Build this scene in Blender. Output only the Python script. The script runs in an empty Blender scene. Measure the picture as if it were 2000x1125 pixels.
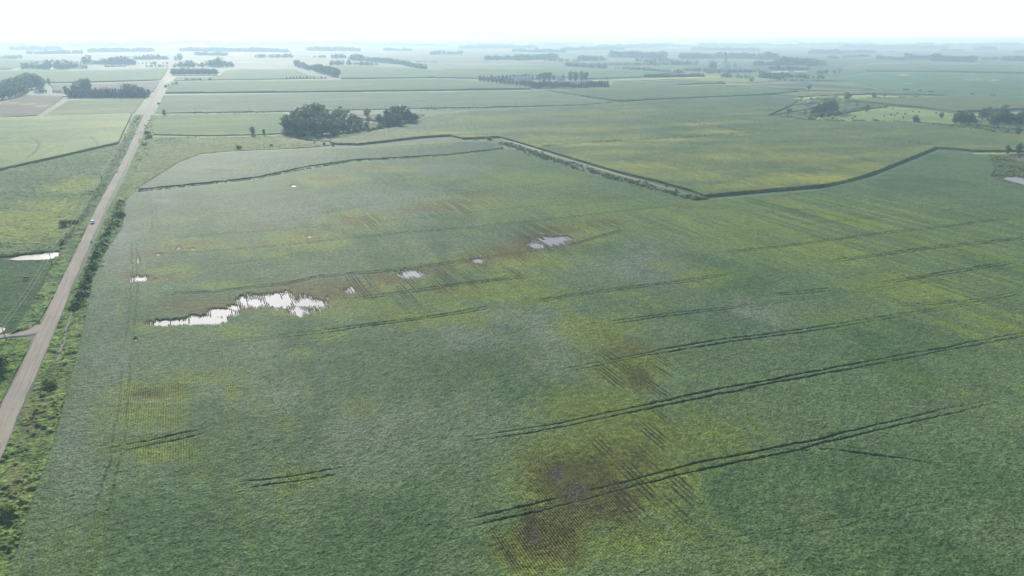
import bpy, math, random
import numpy as np
from mathutils import Vector, Matrix

R = math.radians
scene = bpy.context.scene
COL = scene.collection

# ------------------------------------------------------------------ camera, sky, sun, exposure
CAM_H = 120.0
FPX = 1420.0                      # focal length in pixels of a 2000 px wide frame
HORIZ = 74.0
PITCH = math.atan((562.5 - HORIZ) / FPX)
YAW = math.atan(655.0 / (FPX / math.cos(PITCH)))   # the road runs along +Y, the camera looks to the right of it
cam_d = bpy.data.cameras.new("camera")
cam = bpy.data.objects.new("camera", cam_d)
COL.objects.link(cam)
cam_d.sensor_width = 36.0
cam_d.lens = FPX / 2000.0 * 36.0
cam_d.clip_start = 1.0
cam_d.clip_end = 90000.0
cam.location = (0, 0, CAM_H)
cam.rotation_euler = (math.pi / 2 - PITCH, 0, -YAW)
scene.camera = cam

SUN_EL = 24.0
SUN_AZ = 0.5                       # degrees clockwise from +Y
world = bpy.data.worlds.new("World")
scene.world = world
world.use_nodes = True
wn = world.node_tree.nodes
wl = world.node_tree.links
bg = wn["Background"]
sky = wn.new("ShaderNodeTexSky")
sky.sky_type = 'NISHITA'
sky.sun_disc = False
sky.sun_elevation = R(SUN_EL)
sky.sun_rotation = R(SUN_AZ)
sky.altitude = 400
sky.air_density = 1.0
sky.dust_density = 1.0
sky.ozone_density = 1.0
# the low sky is a bright white veil of mist
geo = wn.new("ShaderNodeNewGeometry")
sep = wn.new("ShaderNodeSeparateXYZ"); wl.new(geo.outputs["Incoming"], sep.inputs[0])
veil = wn.new("ShaderNodeMapRange")
wl.new(sep.outputs[2], veil.inputs[0])
veil.inputs[1].default_value = -.38; veil.inputs[2].default_value = -.05; veil.inputs[3].default_value = 0.0; veil.inputs[4].default_value = 1.0
mixs = wn.new("ShaderNodeMix"); mixs.data_type = 'RGBA'
wl.new(veil.outputs[0], mixs.inputs[0]); wl.new(sky.outputs[0], mixs.inputs[6]); mixs.inputs[7].default_value = (7.0, 7.15, 7.25, 1)
wl.new(mixs.outputs[2], bg.inputs[0])
bg.inputs[1].default_value = 0.10

sun_d = bpy.data.lights.new("sun", 'SUN')
sun_d.energy = 5.0
sun_d.angle = R(0.5)
sun_d.color = (1.0, 0.95, 0.87)
sun = bpy.data.objects.new("sun", sun_d)
COL.objects.link(sun)
sv = Vector((math.sin(R(SUN_AZ)) * math.cos(R(SUN_EL)), math.cos(R(SUN_AZ)) * math.cos(R(SUN_EL)), math.sin(R(SUN_EL))))
sun.rotation_euler = sv.to_track_quat('Z', 'Y').to_euler()
sun.location = sv * 500

vs = scene.view_settings
vs.view_transform = 'Standard'
vs.look = 'None'
vs.exposure = 0.48
vs.gamma = 1.0
vs.use_curve_mapping = False
scene.cycles.max_bounces = 6
scene.cycles.volume_bounces = 1
scene.cycles.transparent_max_bounces = 8

# ------------------------------------------------------------------ ground lookups
cF = np.array([math.sin(YAW) * math.cos(PITCH), math.cos(YAW) * math.cos(PITCH), -math.sin(PITCH)])
cR = np.array([math.cos(YAW), -math.sin(YAW), 0.0])
cU = np.cross(cR, cF)


def at(px, py, z=0.0):
    """a place seen in the photograph -> the point of the flat ground where it lies"""
    d = cF * FPX + cR * (px - 1000.0) - cU * (py - 562.5)
    t = (CAM_H - z) / -d[2]
    return np.array([d[0] * t, d[1] * t, z])


def P(lst):
    return np.array([at(x, y)[:2] for x, y in lst])


def inpoly(x, y, poly):
    ins = np.zeros(x.shape, bool)
    n = len(poly)
    j = n - 1
    for i in range(n):
        xi, yi = poly[i]
        xj, yj = poly[j]
        c = (yi > y) != (yj > y)
        with np.errstate(divide='ignore', invalid='ignore'):
            ins ^= c & (x < (xj - xi) * (y - yi) / (yj - yi + 1e-12) + xi)
        j = i
    return ins


def seg_dist(x, y, pts):
    """distance to a polyline, and distance along it"""
    best = np.full(x.shape, 1e9)
    along = np.zeros(x.shape)
    acc = 0.0
    for (x0, y0), (x1, y1) in zip(pts[:-1], pts[1:]):
        dx, dy = x1 - x0, y1 - y0
        L = math.hypot(dx, dy) + 1e-9
        t = np.clip(((x - x0) * dx + (y - y0) * dy) / L ** 2, 0, 1)
        d = np.hypot(x - x0 - t * dx, y - y0 - t * dy)
        m = d < best
        best = np.where(m, d, best)
        along = np.where(m, acc + t * L, along)
        acc += L
    return best, along, acc


# ------------------------------------------------------------------ noise
def _h(ix, iy, seed):
    n = (ix.astype(np.int64) * 374761393 + iy.astype(np.int64) * 668265263 + seed * 974634777) & 0xffffffff
    n = ((n ^ (n >> 13)) * 1274126177) & 0xffffffff
    n = (n ^ (n >> 16)) & 0xffffff
    return n.astype(np.float64) / 0xffffff


def vn(x, y, seed=0):
    ix = np.floor(x); iy = np.floor(y)
    fx = x - ix; fy = y - iy
    fx = fx * fx * (3 - 2 * fx); fy = fy * fy * (3 - 2 * fy)
    a = _h(ix, iy, seed); b = _h(ix + 1, iy, seed)
    c = _h(ix, iy + 1, seed); d = _h(ix + 1, iy + 1, seed)
    return (a * (1 - fx) + b * fx) * (1 - fy) + (c * (1 - fx) + d * fx) * fy


def fbm(x, y, seed=0, o=4):
    s = 0; a = 0.5; t = 0
    for k in range(o):
        s = s + a * vn(x * 2 ** k + 17.3 * k, y * 2 ** k - 9.1 * k, seed + k)
        t += a; a *= 0.55
    return s / t


def sst(a, b, v):
    t = np.clip((v - a) / (b - a), 0, 1)
    return t * t * (3 - 2 * t)


def mixc(c, d, m):
    m = np.clip(m, 0, 1)[:, None]
    return c * (1 - m) + np.asarray(d) * m


# ------------------------------------------------------------------ object helpers
def tag(o, label=None, cat=None, group=None, kind=None):
    if label: o['label'] = label
    if cat: o['category'] = cat
    if group: o['group'] = group
    if kind: o['kind'] = kind
    return o


def link(name, me, mat=None, parent=None, loc=None):
    o = bpy.data.objects.new(name, me)
    COL.objects.link(o)
    if mat is not None:
        me.materials.append(mat)
    if parent is not None:
        o.parent = parent
    if loc is not None:
        o.location = loc
    return o


def empty(name, loc, rz=0.0):
    o = bpy.data.objects.new(name, None)
    COL.objects.link(o)
    o.location = loc
    o.rotation_euler = (0, 0, rz)
    o.empty_display_size = 0.5
    return o


def npmesh(name, V, F, col=None, smooth=True, extra=None):
    """V (n,3), F (m,4) or (m,3)"""
    me = bpy.data.meshes.new(name)
    V = np.asarray(V, np.float32); F = np.asarray(F, np.int32)
    k = F.shape[1]
    me.vertices.add(len(V)); me.vertices.foreach_set("co", V.ravel())
    me.loops.add(F.size); me.loops.foreach_set("vertex_index", F.ravel())
    me.polygons.add(len(F))
    me.polygons.foreach_set("loop_start", np.arange(0, F.size, k, dtype=np.int32))
    me.polygons.foreach_set("loop_total", np.full(len(F), k, np.int32))
    me.polygons.foreach_set("use_smooth", np.full(len(F), smooth, bool))
    if col is not None:
        a = me.attributes.new("Col", 'FLOAT_COLOR', 'POINT')
        c4 = np.ones((len(V), 4), np.float32); c4[:, :3] = col
        a.data.foreach_set("color", c4.ravel())
    for nm, arr in (extra or {}).items():
        a = me.attributes.new(nm, 'FLOAT', 'POINT')
        a.data.foreach_set("value", np.asarray(arr, np.float32))
    me.update(calc_edges=True)
    return me


class MB:
    """collects shapes into one mesh"""
    def __init__(s):
        s.v = []; s.f = []

    def add(s, v, f):
        b = len(s.v)
        s.v += [tuple(map(float, p)) for p in v]
        s.f += [tuple(i + b for i in q) for q in f]

    def box(s, x0, x1, y0, y1, z0, z1):
        s.add([(x0, y0, z0), (x1, y0, z0), (x1, y1, z0), (x0, y1, z0), (x0, y0, z1), (x1, y0, z1), (x1, y1, z1), (x0, y1, z1)],
              [(0, 3, 2, 1), (4, 5, 6, 7), (0, 1, 5, 4), (1, 2, 6, 5), (2, 3, 7, 6), (3, 0, 4, 7)])

    def tube(s, pts, rad, n=8, caps=True):
        pts = [Vector(p) for p in pts]
        rad = rad if hasattr(rad, '__len__') else [rad] * len(pts)
        rings = []
        for i, p in enumerate(pts):
            d = (pts[min(i + 1, len(pts) - 1)] - pts[max(i - 1, 0)]).normalized()
            u = d.orthogonal().normalized() if abs(d.z) > .95 else d.cross(Vector((0, 0, 1))).normalized()
            w = d.cross(u)
            rings.append([p + (u * math.cos(a) + w * math.sin(a)) * rad[i] for a in [2 * math.pi * k / n for k in range(n)]])
        v = [q for r in rings for q in r]
        f = [(i * n + k, i * n + (k + 1) % n, (i + 1) * n + (k + 1) % n, (i + 1) * n + k) for i in range(len(pts) - 1) for k in range(n)]
        if caps:
            f += [tuple(range(n))[::-1], tuple((len(pts) - 1) * n + k for k in range(n))]
        s.add(v, f)

    def lathe(s, prof, n=20, c=(0, 0), close=True):
        v = []
        for r, z in prof:
            for k in range(n):
                a = 2 * math.pi * k / n
                v.append((c[0] + r * math.cos(a), c[1] + r * math.sin(a), z))
        f = [(i * n + k, i * n + (k + 1) % n, (i + 1) * n + (k + 1) % n, (i + 1) * n + k) for i in range(len(prof) - 1) for k in range(n)]
        s.add(v, f)

    def build(s, name, mat, parent=None, smooth=False, bevel=0, loc=None):
        me = bpy.data.meshes.new(name)
        me.from_pydata(s.v, [], s.f)
        me.update()
        if smooth:
            me.polygons.foreach_set("use_smooth", [True] * len(me.polygons))
        o = link(name, me, mat, parent, loc)
        if bevel:
            m = o.modifiers.new("bevel", 'BEVEL'); m.width = bevel; m.segments = 2; m.limit_method = 'ANGLE'
        return o


# ------------------------------------------------------------------ materials
def newmat(name):
    m = bpy.data.materials.new(name)
    m.use_nodes = True
    nt = m.node_tree
    b = nt.nodes["Principled BSDF"]
    return m, nt, b


def N(nt, t, **kw):
    n = nt.nodes.new(t)
    for k, v in kw.items():
        setattr(n, k, v)
    return n


def vmath(nt, op, a, b=None):
    n = N(nt, "ShaderNodeVectorMath", operation=op)
    for i, s in enumerate((a, b)):
        if s is None: continue
        if isinstance(s, bpy.types.NodeSocket): nt.links.new(s, n.inputs[i])
        else: n.inputs[i].default_value = s
    return n.outputs[0]


def fmath(nt, op, a, b=None, clamp=False):
    n = N(nt, "ShaderNodeMath", operation=op, use_clamp=clamp)
    for i, s in enumerate((a, b)):
        if s is None: continue
        if isinstance(s, bpy.types.NodeSocket): nt.links.new(s, n.inputs[i])
        else: n.inputs[i].default_value = s
    return n.outputs[0]


def noise(nt, scale, detail=3, rough=.55, vec=None, stretch=None):
    g = N(nt, "ShaderNodeNewGeometry").outputs["Position"] if vec is None else vec
    if stretch:
        g = vmath(nt, 'MULTIPLY', g, stretch)
    n = N(nt, "ShaderNodeTexNoise")
    n.inputs["Scale"].default_value = scale
    n.inputs["Detail"].default_value = detail
    n.inputs["Roughness"].default_value = rough
    nt.links.new(g, n.inputs["Vector"])
    return n.outputs["Fac"]


def mapr(nt, v, a, b, c, d):
    n = N(nt, "ShaderNodeMapRange")
    nt.links.new(v, n.inputs[0])
    for i, q in enumerate((a, b, c, d)):
        n.inputs[i + 1].default_value = q
    return n.outputs[0]


def mixrgb(nt, blend, fac, a, b):
    n = N(nt, "ShaderNodeMix", data_type='RGBA', blend_type=blend)
    for i, s in ((0, fac), (6, a), (7, b)):
        if isinstance(s, bpy.types.NodeSocket): nt.links.new(s, n.inputs[i])
        elif i == 0: n.inputs[0].default_value = s
        else: n.inputs[i].default_value = (*s, 1)
    return n.outputs[2]


def crop_mat(name, sizes=(1.0, 4.0), contrast=.45, bump=.35, rough=.55, spec=.35, hue=.3, stretch=None, tint=(.75, 1.15)):
    """foliage cover seen from the air: base colour from the mesh, leaf-scale mottling and relief from noise"""
    m, nt, b = newmat(name)
    at_ = N(nt, "ShaderNodeAttribute", attribute_name="Col")
    n1 = noise(nt, 1 / sizes[0], 2, .6, stretch=stretch)
    n2 = noise(nt, 1 / sizes[1], 3, .6, stretch=stretch)
    n3 = noise(nt, 1 / (sizes[1] * 9), 3, .6)
    f = fmath(nt, 'MULTIPLY', mapr(nt, n1, .28, .72, 1 - contrast, 1 + contrast), mapr(nt, n2, .3, .7, 1 - contrast * .45, 1 + contrast * .45))
    f = fmath(nt, 'MULTIPLY', f, mapr(nt, n3, .3, .7, .9, 1.1))
    c = mixrgb(nt, 'MULTIPLY', 1.0, at_.outputs["Color"], N(nt, "ShaderNodeCombineColor").outputs[0])
    comb = nt.nodes[-1] if False else c.node.inputs[7].links[0].from_node
    for i in range(3): nt.links.new(f, comb.inputs[i])
    # dry or yellow leaves here and there
    c = mixrgb(nt, 'MIX', mapr(nt, n2, .5, .8, 0, hue), c, mixrgb(nt, 'MULTIPLY', 1.0, c, (1.5, 1.25, .8)))
    nt.links.new(c, b.inputs["Base Color"])
    b.inputs["Roughness"].default_value = rough
    b.inputs["Specular IOR Level"].default_value = spec
    bp = N(nt, "ShaderNodeBump")
    bp.inputs["Strength"].default_value = bump
    bp.inputs["Distance"].default_value = sizes[0]
    nt.links.new(fmath(nt, 'ADD', n1, fmath(nt, 'MULTIPLY', n2, sizes[1] / sizes[0] * .45)), bp.inputs["Height"])
    nt.links.new(bp.outputs[0], b.inputs["Normal"])
    return m


M = {}
M['soy'] = crop_mat("soybean_leaves", (.66, 2.3), .62, .40, .7, .018, .15)
M['corn'] = crop_mat("corn_tassels", (1.0, 5.0), .32, .3, .8, .04, .2, stretch=(1.0, .45, 1))
M['far'] = crop_mat("far_crop", (6.0, 40.0), .2, .1, .9, .03, .1)
M['rough'] = crop_mat("rough_grass", (1.1, 4.5), .55, .6, .9, .04, .45)
M['meadow'] = crop_mat("mown_grass", (.8, 6.0), .22, .3, .9, .04, .3, stretch=(1.0, 1.0, 1))


def simple(name, col, rough=.6, metal=0.0, var=.15, scale=2.0, spec=.5):
    m, nt, b = newmat(name)
    tc = N(nt, "ShaderNodeTexCoord").outputs["Object"]
    n = noise(nt, scale, 4, .6, vec=tc)
    c = mixrgb(nt, 'MIX', mapr(nt, n, .3, .7, 0, 1), tuple(x * (1 - var) for x in col), tuple(min(1, x * (1 + var)) for x in col))
    nt.links.new(c, b.inputs["Base Color"])
    b.inputs["Roughness"].default_value = rough
    b.inputs["Metallic"].default_value = metal
    b.inputs["Specular IOR Level"].default_value = spec
    return m


def foliage(name, c0, c1, trans=.25):
    m, nt, b = newmat(name)
    oi = N(nt, "ShaderNodeObjectInfo").outputs["Random"]
    tc = N(nt, "ShaderNodeTexCoord").outputs["Object"]
    n = noise(nt, .35, 3, .7, vec=tc)
    f = fmath(nt, 'ADD', mapr(nt, n, .3, .7, 0, .8), fmath(nt, 'MULTIPLY', oi, .3), True)
    c = mixrgb(nt, 'MIX', f, c0, c1)
    nt.links.new(c, b.inputs["Base Color"])
    b.inputs["Roughness"].default_value = .55
    b.inputs["Specular IOR Level"].default_value = .25
    tr = N(nt, "ShaderNodeBsdfTranslucent")
    nt.links.new(mixrgb(nt, 'MULTIPLY', 1.0, c, (1.6, 1.5, .7)), tr.inputs[0])
    mx = N(nt, "ShaderNodeMixShader"); mx.inputs[0].default_value = trans
    nt.links.new(b.outputs[0], mx.inputs[1]); nt.links.new(tr.outputs[0], mx.inputs[2])
    nt.links.new(mx.outputs[0], nt.nodes["Material Output"].inputs[0])
    return m


M['leaf'] = foliage("broad_leaves", (.030, .060, .020), (.110, .160, .045), .36)
M['needle'] = foliage("cedar_needles", (.020, .042, .020), (.040, .070, .028), .12)
M['brush'] = foliage("brush_leaves", (.070, .125, .034), (.150, .215, .055), .4)
M['bark'] = simple("bark", (.13, .10, .08), .9, var=.35)
M['deadwood'] = simple("dead_wood", (.30, .27, .24), .9, var=.2)

# water: a wind ripple mirrors the bright morning sky
def water_mat(name, col, rough, amp, sc=1.5):
    m, nt, b = newmat(name)
    b.inputs["Base Color"].default_value = (*col, 1)
    b.inputs["Roughness"].default_value = rough
    b.inputs["IOR"].default_value = 1.33
    n = noise(nt, sc, 4, .6)
    bp = N(nt, "ShaderNodeBump"); bp.inputs["Strength"].default_value = amp; bp.inputs["Distance"].default_value = .1
    nt.links.new(n, bp.inputs["Height"]); nt.links.new(bp.outputs[0], b.inputs["Normal"])
    return m


M['water'] = water_mat("shallow_water", (.20, .21, .24), .64, .1)  # silty, and paled towards blue to carry the sky's reflection in the colour
M["water"].node_tree.nodes["Principled BSDF"].inputs["IOR"].default_value = 1.25
M['pond'] = water_mat("pond_water", (.22, .22, .20), .32, 1.0)
M['still'] = water_mat("still_ditch_water", (.05, .06, .05), .06, .05)


def gravel_mat():
    m, nt, b = newmat("gravel")
    at_ = N(nt, "ShaderNodeAttribute", attribute_name="across").outputs["Fac"]
    al = N(nt, "ShaderNodeAttribute", attribute_name="along").outputs["Fac"]
    xyz = N(nt, "ShaderNodeCombineXYZ")
    nt.links.new(at_, xyz.inputs[0]); nt.links.new(fmath(nt, 'MULTIPLY', al, .02), xyz.inputs[1])
    n_long = noise(nt, 1.3, 4, .65, vec=xyz.outputs[0])
    n_fine = noise(nt, 1.2, 4, .7)
    n_big = noise(nt, .05, 2, .5)
    f = fmath(nt, 'ADD', mapr(nt, n_long, .3, .7, 0, .75), mapr(nt, n_fine, .3, .7, -.12, .25), True)
    c = mixrgb(nt, 'MIX', f, (.190, .178, .148), (.39, .355, .295))
    c = mixrgb(nt, 'MIX', mapr(nt, n_big, .35, .65, 0, .3), c, (.42, .355, .28))
    nt.links.new(c, b.inputs["Base Color"])
    b.inputs["Specular IOR Level"].default_value = .05
    b.inputs["Roughness"].default_value = .9
    bp = N(nt, "ShaderNodeBump"); bp.inputs["Strength"].default_value = .4; bp.inputs["Distance"].default_value = .08
    nt.links.new(n_fine, bp.inputs["Height"]); nt.links.new(bp.outputs[0], b.inputs["Normal"])
    return m


M['gravel'] = gravel_mat()


def plain_mat():
    """the open plain: sections of crops out to the horizon"""
    m, nt, b = newmat("plain")
    pos = N(nt, "ShaderNodeNewGeometry").outputs["Position"]
    warp = N(nt, "ShaderNodeTexNoise"); warp.inputs["Scale"].default_value = .0006; warp.inputs["Detail"].default_value = 2
    nt.links.new(pos, warp.inputs["Vector"])
    p2 = vmath(nt, 'ADD', pos, vmath(nt, 'MULTIPLY', vmath(nt, 'SUBTRACT', warp.outputs["Color"], (.5, .5, .5)), (260, 260, 0)))
    def br(w, h, off):
        t = N(nt, "ShaderNodeTexBrick"); t.offset = off; t.squash = 1.0
        t.inputs["Color1"].default_value = (0, 0, 0, 1); t.inputs["Color2"].default_value = (1, 1, 1, 1)
        t.inputs["Mortar"].default_value = (.5, .5, .5, 1)
        t.inputs["Scale"].default_value = .001
        t.inputs["Mortar Size"].default_value = .000
        t.inputs["Brick Width"].default_value = w / 1000; t.inputs["Row Height"].default_value = h / 1000
        nt.links.new(p2, t.inputs["Vector"])
        return t.outputs["Color"]
    b1 = br(805, 402, .5); b2 = br(402, 805, 0.0)
    cr = N(nt, "ShaderNodeValToRGB"); cr.color_ramp.interpolation = 'CONSTANT'
    els = [(0, (.055, .085, .035)), (.18, (.075, .115, .05)), (.34, (.05, .075, .04)), (.5, (.085, .12, .065)), (.66, (.12, .15, .06)), (.78, (.06, .10, .04)), (.9, (.17, .17, .10))]
    e = cr.color_ramp.elements
    e[0].position = 0; e[0].color = (*els[0][1], 1); e[1].position = els[1][0]; e[1].color = (*els[1][1], 1)
    for p_, c_ in els[2:]:
        q = e.new(p_); q.color = (*c_, 1)
    nt.links.new(fmath(nt, 'FRACT', fmath(nt, 'ADD', b1, fmath(nt, 'MULTIPLY', b2, .61))), cr.inputs[0])
    n = noise(nt, .004, 5, .6)
    c = mixrgb(nt, 'MULTIPLY', 1.0, cr.outputs[0], mixrgb(nt, 'MIX', mapr(nt, n, .3, .7, 0, 1), (.8, .8, .85), (1.2, 1.2, 1.1)))
    nt.links.new(c, b.inputs["Base Color"])
    b.inputs["Roughness"].default_value = .85
    b.inputs["Specular IOR Level"].default_value = .15
    return m


M['plain'] = plain_mat()

# ------------------------------------------------------------------ ground sheet to the horizon
g = np.linspace(-1, 1, 61)
g = np.sign(g) * np.abs(g) ** 2.2 * 31000
gx, gy = np.meshgrid(g, g)
V = np.stack([gx.ravel(), gy.ravel(), np.zeros(gx.size)], 1)
idx = np.arange(gx.size).reshape(gx.shape)
F = np.stack([idx[:-1, :-1].ravel(), idx[:-1, 1:].ravel(), idx[1:, 1:].ravel(), idx[1:, :-1].ravel()], 1)
tag(link("ground", npmesh("ground", V, F), M['plain']), "flat farmland reaching to the hazy horizon", "ground", kind='structure')


def area_mesh(name, poly, height, colour, mat, res=.62, base=0.0, jitter=0.0, snap=True, kind='stuff', label=None, cat=None, rmin=104, depth=.5):
    """a planted area: a top surface whose mesh gets coarser with distance, with side walls down to the ground.
    height(x,y) and colour(x,y) are functions of the place."""
    dens_l = res * 1.0 / 727.0
    x, y = poly[:, 0], poly[:, 1]
    az = np.arctan2(x, y) - YAW
    r = np.hypot(x, y)
    # finer outline for the ranges
    xs = []; ys = []
    for (x0, y0), (x1, y1) in zip(poly, np.roll(poly, -1, 0)):
        t = np.linspace(0, 1, 30)
        xs.append(x0 + (x1 - x0) * t); ys.append(y0 + (y1 - y0) * t)
    xs = np.concatenate(xs); ys = np.concatenate(ys)
    az = (np.arctan2(xs, ys) - YAW + math.pi) % (2 * math.pi) - math.pi
    r = np.hypot(xs, ys)
    a0, a1 = max(az.min(), -R(57)), min(az.max(), R(57))
    r0, r1 = max(r.min(), rmin), r.max()
    k = depth * res / .62 / (CAM_H * 727.0)
    n_r = max(3, int((1 / r0 - 1 / r1) / k))
    rr = 1 / np.linspace(1 / r0, 1 / r1, n_r)
    n_a = max(3, int((a1 - a0) / dens_l))
    aa = np.linspace(a0, a1, n_a) + YAW
    A, RR = np.meshgrid(aa, rr)
    X = RR * np.sin(A); Y = RR * np.cos(A)
    Xc = .25 * (X[:-1, :-1] + X[1:, :-1] + X[:-1, 1:] + X[1:, 1:]); Yc = .25 * (Y[:-1, :-1] + Y[1:, :-1] + Y[:-1, 1:] + Y[1:, 1:])
    if jitter:
        wx = (fbm(Xc / 9, Yc / 9, 5, 3) - .5) * 2 * jitter; wy = (fbm(Xc / 9, Yc / 9, 9, 3) - .5) * 2 * jitter
        keep = inpoly(Xc + wx, Yc + wy, poly)
    else:
        keep = inpoly(Xc, Yc, poly)
    if not keep.any():
        return None
    idx = np.arange(X.size).reshape(X.shape)
    F = np.stack([idx[:-1, :-1], idx[:-1, 1:], idx[1:, 1:], idx[1:, :-1]], -1)[keep]
    used, inv = np.unique(F, return_inverse=True)
    F = inv.reshape(-1, 4)
    x = X.ravel()[used]; y = Y.ravel()[used]
    e = np.concatenate([F[:, [0, 1]], F[:, [1, 2]], F[:, [2, 3]], F[:, [3, 0]]])
    key = np.minimum(e[:, 0], e[:, 1]) * (len(x) + 1) + np.maximum(e[:, 0], e[:, 1])
    uk, ind, cnt = np.unique(key, return_index=True, return_counts=True)
    be = e[ind[cnt == 1]]
    bv = np.unique(be)
    if snap and not jitter:
        bx, by = x[bv], y[bv]
        best = np.full(bx.shape, 1e9); nx = bx.copy(); ny = by.copy()
        for (x0, y0), (x1, y1) in zip(poly, np.roll(poly, -1, 0)):
            dx, dy = x1 - x0, y1 - y0
            t = np.clip(((bx - x0) * dx + (by - y0) * dy) / (dx * dx + dy * dy), 0, 1)
            qx, qy = x0 + t * dx, y0 + t * dy
            d = np.hypot(bx - qx, by - qy)
            m = d < best
            best = np.where(m, d, best); nx = np.where(m, qx, nx); ny = np.where(m, qy, ny)
        rr_ = np.hypot(bx, by)
        ok = best < 2.0 * np.maximum(rr_ ** 2 * k, rr_ * dens_l)
        x[bv] = np.where(ok, nx, bx); y[bv] = np.where(ok, ny, by)
    z = height(x, y) + base
    c = colour(x, y)
    V = np.stack([x, y, z], 1)
    # side walls
    nb = len(bv)
    low = np.full(len(x), -1); low[bv] = len(x) + np.arange(nb)
    Vl = V[bv].copy(); Vl[:, 2] = -.05
    W = np.stack([be[:, 1], be[:, 0], low[be[:, 0]], low[be[:, 1]]], 1)
    V = np.concatenate([V, Vl]); c = np.concatenate([c, c[bv]])
    F = np.concatenate([F, W])
    me = npmesh(name, V, F, c)
    sm = np.ones(len(F), bool); sm[-len(W):] = False
    me.polygons.foreach_set("use_smooth", sm)
    o = link(name, me, mat)
    tag(o, label, cat, None, kind)
    return o


class Blob:
    """an oval patch on the ground, its centre and half-axes read off the photograph"""
    def __init__(s, cx, cy, rx, ry):
        c = at(cx, cy)[:2]
        s.c = c
        u = (at(cx + rx, cy)[:2] - at(cx - rx, cy)[:2]) / 2
        v = (at(cx, cy - ry)[:2] - at(cx, cy + ry)[:2]) / 2
        s.inv = np.linalg.inv(np.stack([u, v], 1))

    def d(s, x, y):
        q = s.inv @ np.stack([x - s.c[0], y - s.c[1]])
        return np.hypot(q[0], q[1])


def blobs(x, y, lst, seed=3, warp=.35, soft=.8):
    """soft union of patches with ragged edges that follow the crop rows"""
    s = np.zeros(x.shape)
    w = fbm(x / 7, y / 45, seed, 4) + .5 * fbm(x / 2.3, y / 30, seed + 7, 2) + .35 * fbm(x / 25, y / 25, seed + 3, 3)
    w = (w / 1.85 - .5) * 2
    for cx, cy, rx, ry, st in lst:
        d = Blob(cx, cy, rx, ry).d(x, y) + w * warp * 1.6
        s = np.maximum(s, st * (1 - sst(1 - soft, 1 + .25 * soft, d)))
    return s


# ------------------------------------------------------------------ the near soybean field
ROW = .762
YEL = [(1170, 650, 90, 45, .8), (1230, 720, 100, 60, .8), (1160, 800, 130, 60, .6), (1150, 930, 190, 110, .95), (1060, 1075, 110, 70, 1.0),
       (1270, 860, 130, 60, .7), (1380, 850, 90, 55, .55), (1230, 1060, 130, 60, .6), (1310, 930, 90, 45, .7),
       (300, 770, 100, 34, .9), (290, 810, 90, 40, .7), (310, 880, 110, 32, .65), (400, 740, 90, 22, .5), (455, 765, 22, 22, .7), (590, 935, 60, 26, .75), (570, 960, 30, 20, .6), (400, 930, 40, 20, .35),
       (700, 600, 120, 30, .6), (860, 622, 150, 26, .75), (960, 570, 150, 24, .85), (1050, 590, 90, 12, .5), (640, 655, 50, 18, .5), (590, 690, 30, 14, .6), (1120, 640, 60, 30, .7),
       (780, 560, 120, 24, .6), (1000, 510, 160, 32, .9), (1130, 450, 110, 22, .75), (1150, 470, 60, 12, .7), (1010, 540, 100, 15, .7),
       (900, 400, 140, 24, .6), (700, 430, 100, 26, .8), (600, 470, 110, 26, .8), (630, 352, 90, 14, .75), (750, 332, 80, 8, .7), (520, 500, 90, 14, .6), (380, 480, 110, 20, .6),
       (340, 530, 70, 16, .6), (440, 560, 90, 12, .5), (560, 610, 90, 16, .5), (470, 650, 60, 16, .5), (300, 640, 60, 12, .5), (350, 430, 60, 12, .3), (980, 420, 60, 30, .3),
       (1060, 350, 120, 22, .55), (980, 350, 90, 20, .5), (1100, 400, 160, 14, .5), (1250, 410, 100, 12, .5), (1180, 440, 90, 10, .5), (850, 350, 90, 10, .3),
       (1380, 540, 90, 18, .5), (1300, 520, 60, 12, .4), (1370, 420, 120, 14, .45), (1440, 450, 70, 25, .6), (1430, 480, 120, 20, .5),
       (700, 800, 50, 25, .35), (560, 830, 30, 40, .35), (1360, 560, 50, 14, .4), (1210, 575, 70, 8, .4), (1440, 780, 60, 16, .3)]
STREAK = [(1650, 430, 330, 50, 1.0), (1700, 490, 330, 45, 1.0), (1850, 560, 260, 60, 1.0), (1950, 640, 160, 50, .9), (1400, 440, 200, 50, .7), (1300, 840, 180, 80, .8),
          (1700, 620, 200, 30, .4), (1600, 400, 300, 20, .9), (1950, 470, 200, 60, .8), (1000, 520, 250, 50, .5), (800, 590, 260, 40, .5), (1120, 420, 250, 60, .5), (1450, 850, 80, 60, .6)]
BRN = [(1135, 930, 115, 66, 1.1), (1170, 975, 120, 55, 1.0), (1090, 1010, 90, 40, .9), (1050, 1060, 95, 70, 1.1), (1240, 905, 90, 40, .7), (1100, 1090, 60, 30, .6), (1245, 740, 42, 36, .85), (1220, 685, 60, 26, .5), (1210, 890, 80, 30, .6),
       (290, 772, 60, 13, .85), (340, 765, 50, 10, .5), (620, 570, 150, 26, .75), (690, 562, 80, 20, .8), (760, 545, 60, 16, .8), (830, 530, 60, 16, .7), (930, 512, 60, 16, .85), (1000, 495, 80, 20, .9), (1060, 475, 80, 18, .9), (1090, 450, 70, 10, .7),
       (1180, 435, 40, 9, .5), (840, 408, 60, 12, .75), (900, 396, 60, 8, .6), (690, 432, 40, 12, .75), (600, 458, 45, 12, .6), (640, 350, 46, 8, .8), (590, 468, 60, 10, .4), (740, 330, 60, 5, .6),
       (520, 448, 40, 10, .4), (345, 487, 50, 9, .7), (300, 498, 50, 9, .7), (400, 478, 60, 8, .6), (275, 545, 45, 12, .7), (340, 545, 60, 12, .4), (1335, 405, 26, 5, .6), (950, 382, 60, 8, .4), (420, 600, 140, 20, .5), (310, 632, 60, 8, .5), (860, 570, 70, 10, .5), (500, 480, 60, 8, .4)]
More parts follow.
